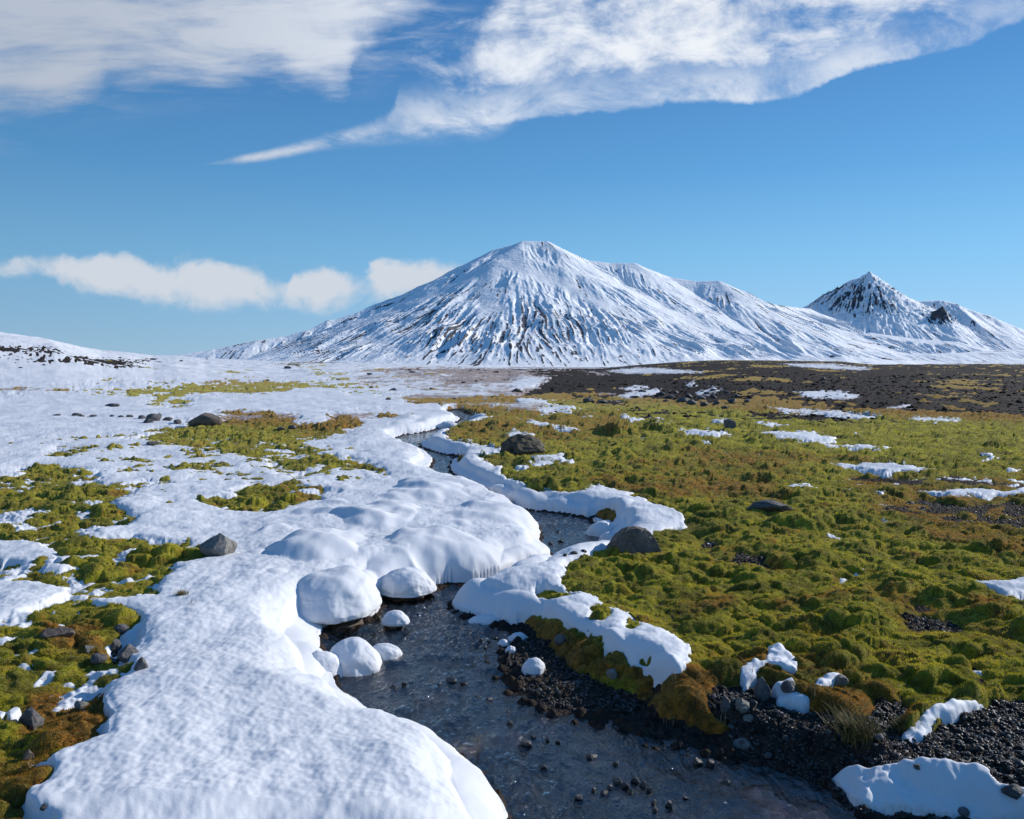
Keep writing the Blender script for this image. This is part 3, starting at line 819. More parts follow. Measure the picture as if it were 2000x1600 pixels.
sG = sample(GRAV, U2, V2) + 0.42 * fbm(Xg / 0.7, Yg / 0.7, 4, 91, 0.6) + 0.95 * fbm(Xg / 6, Yg / 9, 4, 92, 0.6) * sm(Yg, 12, 25)
sB = sample(BRN, U2, V2) + 0.30 * sm(Yg, 16, 34) * fbm(Xg / 9, Yg / 16, 3, 93)
print('maps', round(time.time() - T0, 1))

# ------------------------------------------------------------------ moss: cushions upon hummocks
wxx = Xg + 0.07 * fbm(Xg / 0.25, Yg / 0.25, 3, 101); wyy = Yg + 0.07 * fbm(Xg / 0.25, Yg / 0.25, 3, 102)
def domes(s, seed, ax=1.0, ay=1.0):
    f1, f2, c = worley(wxx / (s * ax), wyy / (s * ay), seed, 0.9)
    return np.sqrt(np.clip(1 - (f1 / 0.72) ** 2, 0, 1)) * (0.45 + 0.55 * c) - 0.16 * np.exp(-(f2 - f1) / 0.10)
d1 = domes(0.42, 111, 1.25, 0.9); d2 = domes(0.135, 112, 1.55, 0.80); d3 = domes(0.060, 113)
nearf = 1 - 0.6 * sm(Yg, 12, 30)
cush = 0.052 * d1 * (0.5 + 0.9 * np.clip(0.5 + fbm(Xg / 1.2, Yg / 1.2, 2, 114), 0, 1)) + 0.100 * d2 * (0.55 + 0.6 * np.maximum(d1, 0)) * np.clip(0.80 + 0.9 * fbm(Xg / 0.8, Yg / 0.8, 3, 118), 0.25, 1.35) + 0.010 * d3
cush = cush + 0.032 * fbm(Xg / 0.22, Yg / 0.20, 4, 115, 0.6)
for (pu, pv, ru, rv, hh) in [(1330, 1385, 95, 45, .13), (1190, 1020, 32, 14, .12), (1085, 1182, 40, 12, .07), (1168, 1230, 25, 14, .08), (1228, 1252, 24, 10, .05), (1205, 845, 40, 10, .22), (1060, 962, 35, 16, .10),
                             (60, 1560, 60, 60, .03), (160, 1440, 70, 70, .04), (880, 900, 45, 7, .10), (1690, 815, 50, 8, .15), (1270, 838, 40, 5, .12), (1000, 838, 50, 8, .08), (665, 838, 45, 9, .10), (1390, 1320, 60, 25, .06), (1100, 1300, 60, 25, .04)]:
    cx_, cy_ = unproj(pu, pv, 0.0)
    q = ((Xg[:rn] - cx_) / (ru * cy_ / F)) ** 2 + ((Yg[:rn] - cy_) / (rv * cy_ ** 2 / (H * F))) ** 2
    cush[:rn] += hh * np.sqrt(np.clip(1 - q, 0, 1)) * (1.0 + 0.4 * fbm(Xg[:rn] / 0.12, Yg[:rn] / 0.12, 2, 119))
cush = cush * (0.35 + 0.65 * sm(-sG, -0.45, 0.05)) + 0.10 * sm(Yg, 9, 25) * np.maximum(0, fbm(Xg / 1.7, Yg / 2.4, 4, 116, 0.6)) + sm(Yg, 30, 80) * 0.10 * fbm(Xg / 5, Yg / 7, 3, 117)
mossm = sm(-sG, -0.68, -0.18)                         # 1 where moss covers the gravel
low = sm(dw, -0.02, 0.10) * sm(B - zw_of(Yg), -0.01, 0.05)
ZM = B - 0.05 + mossm * (0.055 + cush * (0.6 + 0.4 * sm(dw, 0, 0.6)) * (1 - 0.8 * sqz) - 0.03 * sqz) * low - (1 - low) * 0.06
ZM = ZM.astype(np.float32)
# gravel and soil: finer relief
f1, f2, cid = worley(Xg / 0.034, Yg / 0.034, 120)
grav_r = np.sqrt(np.clip(1 - (f1 / 0.62) ** 2, 0, 1)) * cid * 0.018
f1b, _, cidb = worley(Xg / 0.28, Yg / 0.4, 121)
far_r = np.sqrt(np.clip(1 - (f1b / 0.55) ** 2, 0, 1)) * (cidb > 0.55) * cidb * 0.035 * sm(Yg, 18, 30) * (1 - sm(Yg, 120, 300))
ZG = B + np.where(dw < 0, 0, grav_r * (1 - sm(Yg, 8, 14)) + 0.02 * fbm(Xg / 0.12, Yg / 0.12, 3, 122) * (1 - sm(Yg, 15, 30)) + far_r)
ZG = ZG.astype(np.float32)
print('moss', round(time.time() - T0, 1))

# ------------------------------------------------------------------ snow: thin cover inland, thick rounded pillows along the stream
zw = zw_of(Yg)
dd = dw + 0.07 * fbm(Xg / 0.55, Yg / 0.55, 2, 131) + 0.10 * fbm(Xg / 1.3, Yg / 1.3, 2, 132) * sm(Yg, 4, 8)
dd = np.maximum(np.minimum(dd, dw * 2.5), 0)
nfar = 0.6 + 0.4 * sm(Yg, 3, 10)
Rr = np.maximum(0.22, 0.032 * Yg) * (1 + 0.4 * fbm(Xg / 0.8, Yg / 0.8, 2, 133))
leftb = 1 - sm(Xg - 0.10 * Yg, 0.0, 0.4) * (1 - sm(Yg, 10, 11))
rp = 0.42 * np.sqrt(np.clip(1 - (1 - np.clip(dd / Rr, 0, 1)) ** 2, 0, 1)) + 0.58 * (1 - (1 - np.clip(dd / (0.5 + 0.7 * leftb), 0, 1)) ** 2)
crest = plateau(Xg, Yg) + 0.055
rx_, ry_ = (Xg * 0.8 - Yg * 0.6), (Xg * 0.6 + Yg * 0.8)
und = 0.055 * fbm(Xg / 1.5, Yg / 1.1, 2, 134) + 0.080 * fbm(rx_ / 1.1 + 0.3 * fbm(Xg, Yg, 2, 140), ry_ / 0.50, 2, 139) * (1 - 0.5 * sm(Yg, 8, 16)) + 0.035 * (0.5 - np.abs(fbm(Xg / 0.9, Yg / 1.3, 2, 138)))  + 0.040 * fbm(Xg / 0.50, Yg / 0.60, 3, 135)
bank = zw + (crest - zw) * rp + und * rp
PIL = [(860, 1085, 150, 55, .20), (1020, 1085, 62, 32, .16), (960, 1020, 130, 40, .14), (650, 1075, 120, 38, .13), (540, 1150, 120, 45, .10), (540, 1260, 95, 70, .13),
       (740, 1015, 100, 26, .12), (720, 1125, 40, 18, .10), (600, 1000, 120, 22, .08), (860, 960, 150, 28, .10), (400, 1380, 150, 60, .09), (800, 1500, 170, 70, .10),
       (350, 1560, 160, 60, .10), (560, 1400, 120, 50, .08), (800, 905, 60, 18, .10), (930, 935, 60, 14, .10), (1000, 960, 70, 14, .10), (1060, 980, 70, 10, .09), (1180, 985, 60, 14, .10),
       (1010, 1165, 110, 25, .10), (1120, 1215, 70, 22, .07), (960, 1180, 60, 18, .08), (800, 825, 60, 9, .10), (860, 818, 50, 8, .10), (1180, 1250, 50, 25, .05)]
lump = np.zeros(Xg.shape, np.float32)
for (pu, pv, ru, rv, hh) in PIL:
    if pv > 1250: continue
    cx_, cy_ = unproj(pu, pv, 0.05)
    rx = ru * cy_ / F; ryy = rv * cy_ ** 2 / (H * F) * 1.15
    q = ((Xg[:rn] - cx_) / rx) ** 2 + ((Yg[:rn] - cy_) / ryy) ** 2
    lump[:rn] = np.maximum(lump[:rn], hh * np.clip(1 - q, 0, 1) ** (0.8 if pv < 1140 else 1.8))
bank = bank + lump * rp * 1.15
# a scooped hollow in the foreground bank
hx, hy = unproj(635, 1490, 0.1)
bank = bank - 0.045 * np.exp(-(((Xg - hx) / 0.22) ** 2 + ((Yg - hy) / 0.30) ** 2)) * rp
mosss = sm(-sample(blur(GRAV, 18, 2), U, V), -0.75, 0.0)
thin = np.where(sS < 0, 0.11 * sS, 0.030 * sS) + 0.008 + 0.072 * np.minimum(mosss, mossm + 0.3)
tw = sm(sT, 0.12, 0.55) * sm(sS, -0.25, 0.3)
ZS = B + thin
low_w = sm(dw, 0.0, 0.25)
ZS = np.where(dw < 1.5, zw - 0.05 + (ZS - zw + 0.05) * low_w, ZS)
bank = np.maximum(bank, B + 0.030 + 0.02 * rp)
edgef = sm(sample(SNOWB, U, V), -0.15, 0.85) ** 0.8
bank = B + (bank - B) * edgef
ZS = ZS * (1 - tw) + np.maximum(bank, ZS - 0.02 * (1 - edgef)) * tw
ZS = ZS + (0.0018 * fbm(Xg / 0.16, Yg / 0.16, 3, 136) + 0.0010 * fbm(Xg / 0.05, Yg / 0.05, 2, 137)) * (1 - sm(Yg, 12, 25)) + 0.024 * fbm(Xg / 0.13, Yg / 0.13, 3, 141, 0.6) * sm(Xg, 1.0, 1.3) * (1 - sm(Yg, 4.2, 5))
ZS = np.where(dw < 0.004, zw - 0.08, ZS)
ZS = ZS.astype(np.float32)
top = np.maximum(ZM, ZG)
keep_s = ZS > top - 0.03
keep_s &= (dw > -0.03)
def grow(k, n=1):
    for _ in range(n):
        q = k.copy(); q[1:] |= k[:-1]; q[:-1] |= k[1:]; q[:, 1:] |= k[:, :-1]; q[:, :-1] |= k[:, 1:]; k = q
    return k
hid = ZS > top + 0.10
keep_m = (mossm > 0.02) & (low > 0.02) & ~hid
keep_s = grow(keep_s, 1); keep_m = grow(keep_m, 1)
cut = 1 - sm(Yg, 4000, 9000)
dirt = 0.75 * sm(0.10 * np.ones_like(ns) - sS + 0.25 * fbm(Xg / 0.5, Yg / 0.7, 3, 140), -0.25, 0.15) * sm(Yg, 14, 22) * (sB > 0.6) * (1 - sm(Yg, 200, 300))

dust = sm(sS, -0.50, 0.05) * sm(dw, 0.15, 0.5) * (0.15 + 0.85 * sm(Yg, 6, 10)) * (0.35 + 0.65 * sm(U, 800, 950))
ground = grid_obj('ground', Xg, Yg, np.where(hid & (Yg < 50), ZG - 0.03, ZG), None, M_GROUND, {'dust': dust * sm(Yg, 6, 12)})
tag(ground, 'structure')
moss = grid_obj('moss', Xg, Yg, ZM, keep_m & (Yg < 500), M_MOSS, {'tint': sB, 'dry': np.zeros(Xg.shape), 'dust': dust})
tag(moss, 'stuff', 'yellow-green cushions of moss with rusty brown patches covering the ground', 'moss')
snow = grid_obj('snow', Xg, Yg, ZS, keep_s & (Yg < 600), M_SNOW, {'dirt': dirt})
tag(snow, 'stuff', 'white snow lying over the ground and rounded along the stream banks', 'snow')

# ------------------------------------------------------------------ water surface
rif = np.clip(0.50 + 0.8 * fbm(Xg / 0.9, Yg / 1.2, 3, 151), 0, 1)
ZW = zw + 0.040 * rif * fbm(Xg / 0.10 + 0.4 * Yg, Yg / 0.16, 3, 152) + 0.006 * fbm(Xg / 0.35, Yg / 0.5, 2, 153)
for (pu, pv, ru, rv, hh) in [(810, 1330, 90, 8, .02), (760, 1345, 50, 7, .025), (890, 1238, 70, 6, .025), (960, 1240, 60, 6, .02), (940, 1360, 50, 6, .02), (720, 1330, 60, 7, .02),
                             (1080, 1050, 40, 5, .025), (1120, 1075, 45, 6, .03), (1040, 1470, 60, 10, .015), (950, 1500, 60, 9, .015), (830, 1225, 50, 5, .02)]:
    cx_, cy_ = unproj(pu, pv, -0.32)
    q = ((Xg[:rn] - cx_) / (ru * cy_ / F)) ** 2 + ((Yg[:rn] - cy_) / (rv * cy_ ** 2 / (2.0 * F))) ** 2
    ZW[:rn] += hh * np.exp(-q) * (0.6 + 0.6 * gnoise(Xg[:rn] / 0.07, Yg[:rn] / 0.07, 155))
stream = grid_obj('stream', Xg, Yg, ZW.astype(np.float32), (dw < 0.12) & (Yg < 40), M_WATER, {'riffle': rif})
tag(stream, 'structure')
print('layers', round(time.time() - T0, 1))


def ground_at(x, y, which='top'):
    """height of the built surface at a point (bilinear on the fan grid)"""
    a = x / y
    c = np.interp(a, cols, np.arange(NC)); r = np.interp(y, ry, np.arange(NR))
    c0 = min(int(c), NC - 2); r0 = min(int(r), NR - 2); fc, fr_ = c - c0, r - r0
    Z = {'top': np.maximum(top, ZS), 'ground': ZG, 'snow': ZS, 'moss': ZM, 'base': B}[which] if False else None
    def s(Zz): return (Zz[r0, c0] * (1 - fc) + Zz[r0, c0 + 1] * fc) * (1 - fr_) + (Zz[r0 + 1, c0] * (1 - fc) + Zz[r0 + 1, c0 + 1] * fc) * fr_
    if which == 'top': return max(s(ZM), s(ZG), s(ZS), s(zw) if s(dw) < 0 else -9)
    return s({'ground': ZG, 'base': B, 'snow': ZS, 'moss': ZM, 'water': zw}[which])


def place_px(u, v):
    """where the ray through a photo point meets the built ground"""
    X, Yd, Zd = ray(u, v)
    t = 2.0; prev = t
    while t < 400:
        x, y, z = X * t, Yd * t, H + Zd * t
        if z <= ground_at(x, y): break
        prev = t; t *= 1.01
    for _ in range(12):
        mid = (prev + t) / 2
        if H + Zd * mid <= ground_at(X * mid, Yd * mid): t = mid
        else: prev = mid
    return X * t, Yd * t
#@@MOUNTAIN
# ------------------------------------------------------------------ mountains: skeleton of ridges, then gullies cut down the slopes
def at(u, v, D):
    X, Yd, Zd = ray(u, v)
    t = D / Yd
    return (X * t, D, H + Zd * t)


ZB = -44.0
RIDGES = []     # (points, slope, half-width of rounded crest)
crest_px = [(330, 698, 4400), (420, 687, 4450), (500, 667, 4550), (560, 656, 4650), (600, 645, 4700), (640, 629, 4800), (700, 610, 4900), (760, 586, 5000), (850, 549, 5150), (920, 511, 5250), (965, 488, 5300),
            (1000, 479, 5300), (1020, 471, 5300), (1070, 472, 5320), (1100, 487, 5300), (1150, 509, 5300), (1190, 514, 5300), (1240, 514, 5280), (1265, 525, 5250), (1310, 542, 5250),
            (1360, 550, 5200), (1405, 549, 5150), (1430, 565, 5150), (1460, 580, 5180), (1490, 591, 5250), (1530, 598, 5400), (1580, 603, 5600)]
RIDGES.append(([at(*p) for p in crest_px], 0.60))
RIDGES.append(([at(*p) for p in [(1010, 478, 5280), (1003, 520, 5080), (1000, 548, 4950), (965, 572, 4850), (930, 577, 4830), (880, 588, 4800), (820, 615, 4700), (740, 645, 4560), (640, 680, 4380), (540, 703, 4230)]], 0.62))
RIDGES.append(([at(*p) for p in [(1000, 548, 4950), (1030, 575, 4800), (1080, 590, 4700), (1130, 620, 4560), (1180, 660, 4380), (1230, 695, 4220)]], 0.60))
RIDGES.append(([at(*p) for p in [(965, 572, 4850), (950, 605, 4620), (960, 660, 4380), (965, 700, 4230)]], 0.60))
RIDGES.append(([at(*p) for p in [(1070, 473, 5310), (1120, 530, 5080), (1190, 575, 4870), (1270, 625, 4640), (1330, 670, 4430), (1380, 705, 4280)]], 0.60))
RIDGES.append(([at(*p) for p in [(1240, 515, 5270), (1275, 560, 5080), (1320, 600, 4900), (1390, 655, 4640), (1450, 700, 4420)]], 0.60))
RIDGES.append(([at(*p) for p in [(1403, 550, 5150), (1418, 585, 5000), (1470, 620, 4850), (1560, 665, 4620), (1640, 700, 4430)]], 0.55))
RIDGES.append(([at(*p) for p in [(1530, 598, 5400), (1600, 630, 5150), (1680, 668, 4850), (1740, 692, 4650)]], 0.45))
RIDGES.append(([at(*p) for p in [(1345, 552, 5200), (1340, 590, 5000), (1370, 620, 4850)]], 0.70))
# the crag beyond, on the right
crag = [(1540, 612, 6700), (1575, 598, 6650), (1620, 571, 6600), (1655, 553, 6550), (1680, 543, 6500), (1697, 534, 6500), (1709, 546, 6500), (1722, 562, 6500), (1750, 575, 6500), (1790, 589, 6500), (1840, 587, 6450), (1865, 594, 6400),
        (1900, 607, 6350), (1940, 620, 6300), (1980, 637, 6250), (2060, 668, 6200), (2160, 690, 6150), (2400, 700, 6000)]
RIDGES.append(([at(*p) for p in crag], 0.82))
RIDGES.append(([at(*p) for p in [(1700, 537, 6490), (1690, 590, 6250), (1660, 622, 6000)]], 0.95))
RIDGES.append(([at(*p) for p in [(1720, 562, 6480), (1770, 615, 6150), (1790, 650, 5900)]], 0.85))
RIDGES.append(([at(*p) for p in [(1865, 594, 6400), (1920, 640, 6000), (1990, 690, 5500)]], 0.50))
RIDGES.append(([at(*p) for p in [(1800, 625, 5980), (1836, 609, 5950), (1850, 616, 5950), (1885, 640, 5900)]], 0.95))
RIDGES.append(([at(*p) for p in [(1655, 680, 4700), (1750, 692, 4600), (1860, 690, 4600), (2000, 682, 4700), (2200, 660, 4800), (2500, 640, 4900)]], 0.22))
RIDGES.append(([at(*p) for p in [(1700, 650, 5450), (1790, 662, 5350), (1870, 668, 5300), (1960, 690, 5100)]], 0.35))
# low rise at the far left foot
RIDGES.append(([at(*p) for p in [(180, 712, 5200), (345, 694, 5200), (420, 682, 5300), (500, 665, 5400), (560, 657, 5500), (700, 640, 5600)]], 0.35))
mcol = np.concatenate([np.linspace(-0.72, -0.46, 60, endpoint=False), np.linspace(-0.46, 0.70, 1250, endpoint=False), np.linspace(0.70, 1.15, 140)])
mrow = np.concatenate([np.linspace(3000, 3700, 40, endpoint=False), np.linspace(3700, 6050, 430, endpoint=False), np.linspace(6050, 7700, 130)])
MA, MY = np.meshgrid(mcol, mrow); MX = MA * MY
wxm = MX + 38 * fbm(MX / 420, MY / 420, 3, 201); wym = MY + 38 * fbm(MX / 420, MY / 420, 3, 202)
Zm = np.full(MX.shape, ZB, np.float32); dmin = np.full(MX.shape, 1e9, np.float32)
for pts, slope in RIDGES:
    best = np.full(MX.shape, -1e9, np.float32)
    for i in range(len(pts) - 1):
        ax, ay, az = pts[i]; bx, by, bz = pts[i + 1]
        ex, ey = bx - ax, by - ay
        L2 = ex * ex + ey * ey
        # warp fades out on the crest so the skyline keeps its drawn shape
        t = np.clip(((MX - ax) * ex + (MY - ay) * ey) / L2, 0, 1)
        d0 = np.sqrt((MX - ax - t * ex) ** 2 + (MY - ay - t * ey) ** 2)
        k = np.clip(d0 / 220, 0, 1)
        qx, qy = MX + (wxm - MX) * k, MY + (wym - MY) * k
        t = np.clip(((qx - ax) * ex + (qy - ay) * ey) / L2, 0, 1)
        d = np.sqrt((qx - ax - t * ex) ** 2 + (qy - ay - t * ey) ** 2)
        hq = az + t * (bz - az) - ZB
        L = np.maximum(hq, 5) / slope * 1.45
        z = ZB + hq * np.clip(1 - (np.sqrt(d * d + 64) - 8) / L, 0, 1) ** 1.35
        best = np.maximum(best, z)
        dmin = np.minimum(dmin, d)
    Zm = smax(Zm, best, 14.0)
Z0 = Zm.copy()
print('ridges', round(time.time() - T0, 1))


def slopes(Z):
    dzr, dzc = np.gradient(Z)
    yr = np.gradient(MY, axis=0); xc_ = np.gradient(MX, axis=1); xr = np.gradient(MX, axis=0)
    gx = dzc / xc_; gy = (dzr - gx * xr) / yr
    return gx, gy


def gullies(x, y, dx, dy, seed):
    """stripes running along (dx,dy) (downhill), returned with derivatives across"""
    ix, iy = np.floor(x).astype(np.int64), np.floor(y).astype(np.int64)
    h = 0; gx = 0; gy = 0; w_ = 1e-6
    px_, py_ = -dy, dx
    for i in (-1, 0, 1):
        for j in (-1, 0, 1):
            cx = ix + i; cy = iy + j
            ox = x - cx - hsh(cx, cy, seed); oy = y - cy - hsh(cx, cy, seed + 5)
            w = np.exp(-(ox * ox + oy * oy) * 2.6)
            ph = (ox * px_ + oy * py_) * 2 * np.pi * 1.15 + hsh(cx, cy, seed + 7) * 1.5
            c = np.cos(ph); s_ = -np.sin(ph)
            h = h + c * w; gx = gx + s_ * px_ * w; gy = gy + s_ * py_ * w; w_ = w_ + w
    return h / w_, gx / w_, gy / w_


gx, gy = slopes(blur(Zm.astype(float), 8, 2))
gx = gx + 0.07 * fbm(MX / 170, MY / 170, 3, 306); gy = gy + 0.07 * fbm(MX / 150, MY / 150, 3, 307)
g_ = np.sqrt(gx * gx + gy * gy) + 1e-3
DX, DY = gx / g_, gy / g_                              # uphill


def lookup(F_, x, y):
    a = x / y
    c = np.clip(np.interp(a, mcol, np.arange(len(mcol))), 0, len(mcol) - 1.001); r = np.clip(np.interp(y, mrow, np.arange(len(mrow))), 0, len(mrow) - 1.001)
    c0 = c.astype(int); r0 = r.astype(int); fc = c - c0; fr_ = r - r0
    return [(q[r0, c0] * (1 - fc) + q[r0, c0 + 1] * fc) * (1 - fr_) + (q[r0 + 1, c0] * (1 - fc) + q[r0 + 1, c0 + 1] * fc) * fr_ for q in F_]


# noise smeared along the fall line: water and avalanches cut the slopes that way
wide = np.zeros(MX.shape, np.float32); mid = wide.copy(); fine = wide.copy()
cx_, cy_ = MX.copy(), MY.copy()
ww = wm = wf = 0
for k in range(38):
    w1 = 1.0; w2 = math.exp(-((k / 18.0) ** 2)); w3 = math.exp(-((k / 8.0) ** 2))
    wide += w1 * gnoise(cx_ / 150, cy_ / 150, 301); ww += w1
    if w2 > 0.03: mid += w2 * gnoise(cx_ / 52, cy_ / 52, 302); wm += w2
    if w3 > 0.03: fine += w3 * gnoise(cx_ / 15, cy_ / 15, 303); wf += w3
    ux, uy = lookup((DX, DY), cx_, cy_)
    stp = 15.0
    cx_ = cx_ + ux * stp; cy_ = cy_ + uy * stp
wide, mid, fine = wide / wide.std(), mid / mid.std(), fine / fine.std()
hill = sm(Zm - ZB, 4, 90) * sm(dmin, 4, 160)
ridged = lambda q: 0.9 - np.abs(q)
flank = sm(MX / MY, -0.10, 0.08)
ero = (13 + 9 * sm(dmin, 150, 500)) * ridged(wide) + 7.5 * ridged(mid) + 2.0 * fine
Zm = Zm + ero * hill * np.clip(0.72 + 0.9 * fbm(MX / 420, MY / 420, 3, 308), 0.2, 1.25)
Zm = Zm + 26 * (0.5 - np.abs(fbm(MX / 520, MY / 900, 3, 309))) * sm(dmin, 40, 300) * sm(Zm - ZB, 20, 200)
rough = fbm(MX / 90, MY / 90, 5, 210, 0.6)
Um, Vm = proj(MX, MY, Z0)
def blob(u, v, ru, rv): return np.exp(-((Um - u) / ru) ** 2 - ((Vm - v) / rv) ** 2)
wreg0 = np.clip(blob(850, 650, 260, 55) + blob(1060, 640, 130, 60) + blob(620, 675, 140, 25), 0, 1)
# bare crags: the peak on the right, its spire and the little crags on the skyline
cragm = np.exp(-np.abs((Um - 1685) / 95) ** 3 - np.abs((Vm - 585) / 42) ** 3) + 0.9 * np.exp(-((Um - 1835) / 42) ** 2 - ((Vm - 620) / 26) ** 2)
cragm = cragm * (MY > 5600)
rid = 1 - np.abs(fbm(MX / 45, MY / 60, 4, 215, 0.6))
Zm = Zm + cragm * (42 * (rid - 0.7) + 22 * rough + 14 * fbm(MX / 30, MY / 30, 3, 216))
Zm = Zm + (2.0 * rough + 1.5 * fbm(MX / 28, MY / 28, 3, 230) * wreg0) * sm(Zm - ZB, 5, 80)
for (cu, cv_, w_, hh, D_) in [(1698, 537, 3.5, 16, 6500), (1686, 545, 8, 10, 6500), (1712, 556, 5, 14, 6490), (1735, 572, 6, 10, 6490), (1655, 560, 10, 8, 6550), (1843, 604, 4, 26, 5940), (1828, 610, 4, 18, 5940), (1860, 622, 4, 20, 5930), (1812, 625, 5, 14, 5940), (1838, 600, 6, 22, 5950), (1822, 612, 5, 12, 5960), (1852, 612, 4, 12, 5950), (1890, 640, 7, 14, 5900), (635, 632, 16, 10, 4800), (1500, 590, 9, 7, 5270), (1860, 592, 6, 7, 6400), (1930, 615, 6, 6, 6300)]:
    x_, y_, z_ = at(cu, cv_, D_)
    Zm = Zm + hh * np.exp(-((MX - x_) / (w_ * D_ / F)) ** 2 - ((MY - y_) / 60) ** 2)
# where the wind has bared the rock
gx2, gy2 = slopes(Zm)
lee = -(gx2 * 0.9 + gy2 * 0.2)                         # positive on faces looking away from the low sun side
def blob(u, v, ru, rv): return np.exp(-((Um - u) / ru) ** 2 - ((Vm - v) / rv) ** 2)
wreg = (0.60 * blob(850, 650, 260, 55) + 0.35 * blob(1060, 640, 130, 60) + 0.45 * blob(620, 675, 140, 25) + 0.10 * blob(1350, 660, 200, 40) + 0.28 * blob(1490, 630, 110, 45)
        + 0.25 * blob(1400, 590, 35, 30) + 0.40 * blob(820, 590, 80, 35) + 0.35 * blob(900, 560, 60, 30) + 0.12 * blob(1100, 690, 400, 25) + 0.22 * blob(1010, 700, 200, 25))
wreg = np.where(MY < 5350, wreg, 0.5 * wreg)
rock = 0.08 + wreg * 0.40 + 0.20 * fine + 0.10 * mid + 0.15 * fbm(MX / 42, MY / 60, 5, 220, 0.7) + 0.22 * fbm(MX / 380, MY / 420, 3, 233) + 0.25 * np.clip(-gx2, -0.6, 0.8) * (wreg > 0.05)
rock = rock + cragm * (0.15 + 0.42 * fbm(MX / 70, MY / 110, 4, 231, 0.65) + 0.25 * rough + 0.35 * np.clip(np.abs(gx2) + np.abs(gy2) - 0.6, 0, 1))
foot = (MY < 5000) & (Um > 1620)
rock = np.where(foot, 0.30 + 0.5 * fbm(MX / 160, MY / 60, 4, 223, 0.6), rock)
for (cu, cv_, w_, D_) in [(635, 634, 22, 4800), (1500, 590, 14, 5270), (1520, 597, 10, 5400), (1865, 596, 14, 6400), (1930, 618, 14, 6300), (1130, 505, 22, 5300), (985, 483, 12, 5300)]:
    x_, y_, z_ = at(cu, cv_, D_)
    rock = rock + 0.42 * np.exp(-((MX - x_) / (w_ * D_ / F)) ** 2 - ((MY - y_) / 50) ** 2) * (0.8 + rough)
mtn = grid_obj('mountain', MX, MY, Zm.astype(np.float32), None, M_MTN, {'rock': rock.astype(np.float32)})
tag(mtn, 'structure', 'broad snow covered mountain with dark rock streaks and a craggy peak to its right', 'mountain')
print('mountain', round(time.time() - T0, 1))
#@@OBJECTS
# ------------------------------------------------------------------ loose objects
rng = np.random.default_rng(7)


def ico(level):
    t = (1 + 5 ** 0.5) / 2
    v = [(-1, t, 0), (1, t, 0), (-1, -t, 0), (1, -t, 0), (0, -1, t), (0, 1, t), (0, -1, -t), (0, 1, -t), (t, 0, -1), (t, 0, 1), (-t, 0, -1), (-t, 0, 1)]
    v = [np.array(p) / np.linalg.norm(p) for p in v]
    f = [(0, 11, 5), (0, 5, 1), (0, 1, 7), (0, 7, 10), (0, 10, 11), (1, 5, 9), (5, 11, 4), (11, 10, 2), (10, 7, 6), (7, 1, 8), (3, 9, 4), (3, 4, 2), (3, 2, 6), (3, 6, 8), (3, 8, 9), (4, 9, 5), (2, 4, 11), (6, 2, 10), (8, 6, 7), (9, 8, 1)]
    for _ in range(level):
        cache = {}; nf = []
        def mid(a, b):
            k = (min(a, b), max(a, b))
            if k not in cache:
                p = v[a] + v[b]; v.append(p / np.linalg.norm(p)); cache[k] = len(v) - 1
            return cache[k]
        for a, b, c in f:
            ab, bc, ca = mid(a, b), mid(b, c), mid(c, a)
            nf += [(a, ab, ca), (b, bc, ab), (c, ca, bc), (ab, bc, ca)]
        f = nf
    return np.array(v), np.array(f)


ICO = {k: ico(k) for k in (1, 2, 3, 4, 5)}


def n3(p, s, seed, oct=3):
    return (fbm(p[:, 0] * s + 9.1, p[:, 1] * s + 3.3, oct, seed) + fbm(p[:, 1] * s + 2.7, p[:, 2] * s + 8.2, oct, seed + 1) + fbm(p[:, 2] * s + 5.5, p[:, 0] * s + 1.9, oct, seed + 2)) / 3


def rock_shape(seed, level=4, cuts=9, cut_d=(0.55, 0.85), rough=0.16, peak=0.0, flat=0.0):
    V, Fc = ICO[level]; V = V.copy()
    r = np.random.default_rng(seed)
    V = V * (1 + 0.22 * n3(V, 0.9, seed, 2))[:, None]
    for _ in range(cuts):
        n = r.normal(size=3); n[2] = n[2] * 0.8 + 0.1; n /= np.linalg.norm(n); d = r.uniform(*cut_d)
        k = V @ n - d
        V = V - np.outer(np.maximum(k, 0) * 0.97, n)
    if peak:
        z = np.clip(V[:, 2], 0, 1)
        V[:, 0] *= 1 - peak * z ** 1.1; V[:, 1] *= 1 - peak * z
    V = V * (1 + rough * n3(V, 3.2, seed + 50, 4) + rough * 0.35 * n3(V, 11, seed + 60, 3))[:, None]
    V[:, :2] /= max(np.abs(V[:, 0]).max(), 1e-6); V[:, 2] /= np.abs(V[:, 2]).max()
    return V, Fc


def rock(name, label, cat, u, v, wpx, hpx, mat, seed, deep=0.8, bury=0.35, rotz=None, group=None, level=4, tilt=0.0, z0=None, **k):
    """u, v: where the stone's foot meets the ground in the photograph"""
    x, y = place_px(u, v)
    W = wpx * y / F; Hh = hpx * y / F / CT
    V, Fc = rock_shape(seed, level, **k)
    sx_, sy_, sz_ = W / 2, W / 2 * deep, Hh / (1 - bury) / 2 * 1.0
    V = V * (sx_, sy_, Hh / (1 - bury) * 0.5)
    if tilt:
        c, s_ = math.cos(tilt), math.sin(tilt); V = np.stack([V[:, 0] * c - V[:, 2] * s_, V[:, 1], V[:, 0] * s_ + V[:, 2] * c], 1)
    zmin, zmax = V[:, 2].min(), V[:, 2].max()
    V[:, 2] -= zmin + (zmax - zmin) * bury
    o = mesh_obj(name, V, Fc, mat)
    yc = y + sy_ * 0.5
    xc = x * yc / y
    o.location = (xc, yc, (ground_at(xc, y) if z0 is None else z0))
    if rotz: o.rotation_euler = (0, 0, rotz)
    tag(o, None, label, cat, group)
    return o


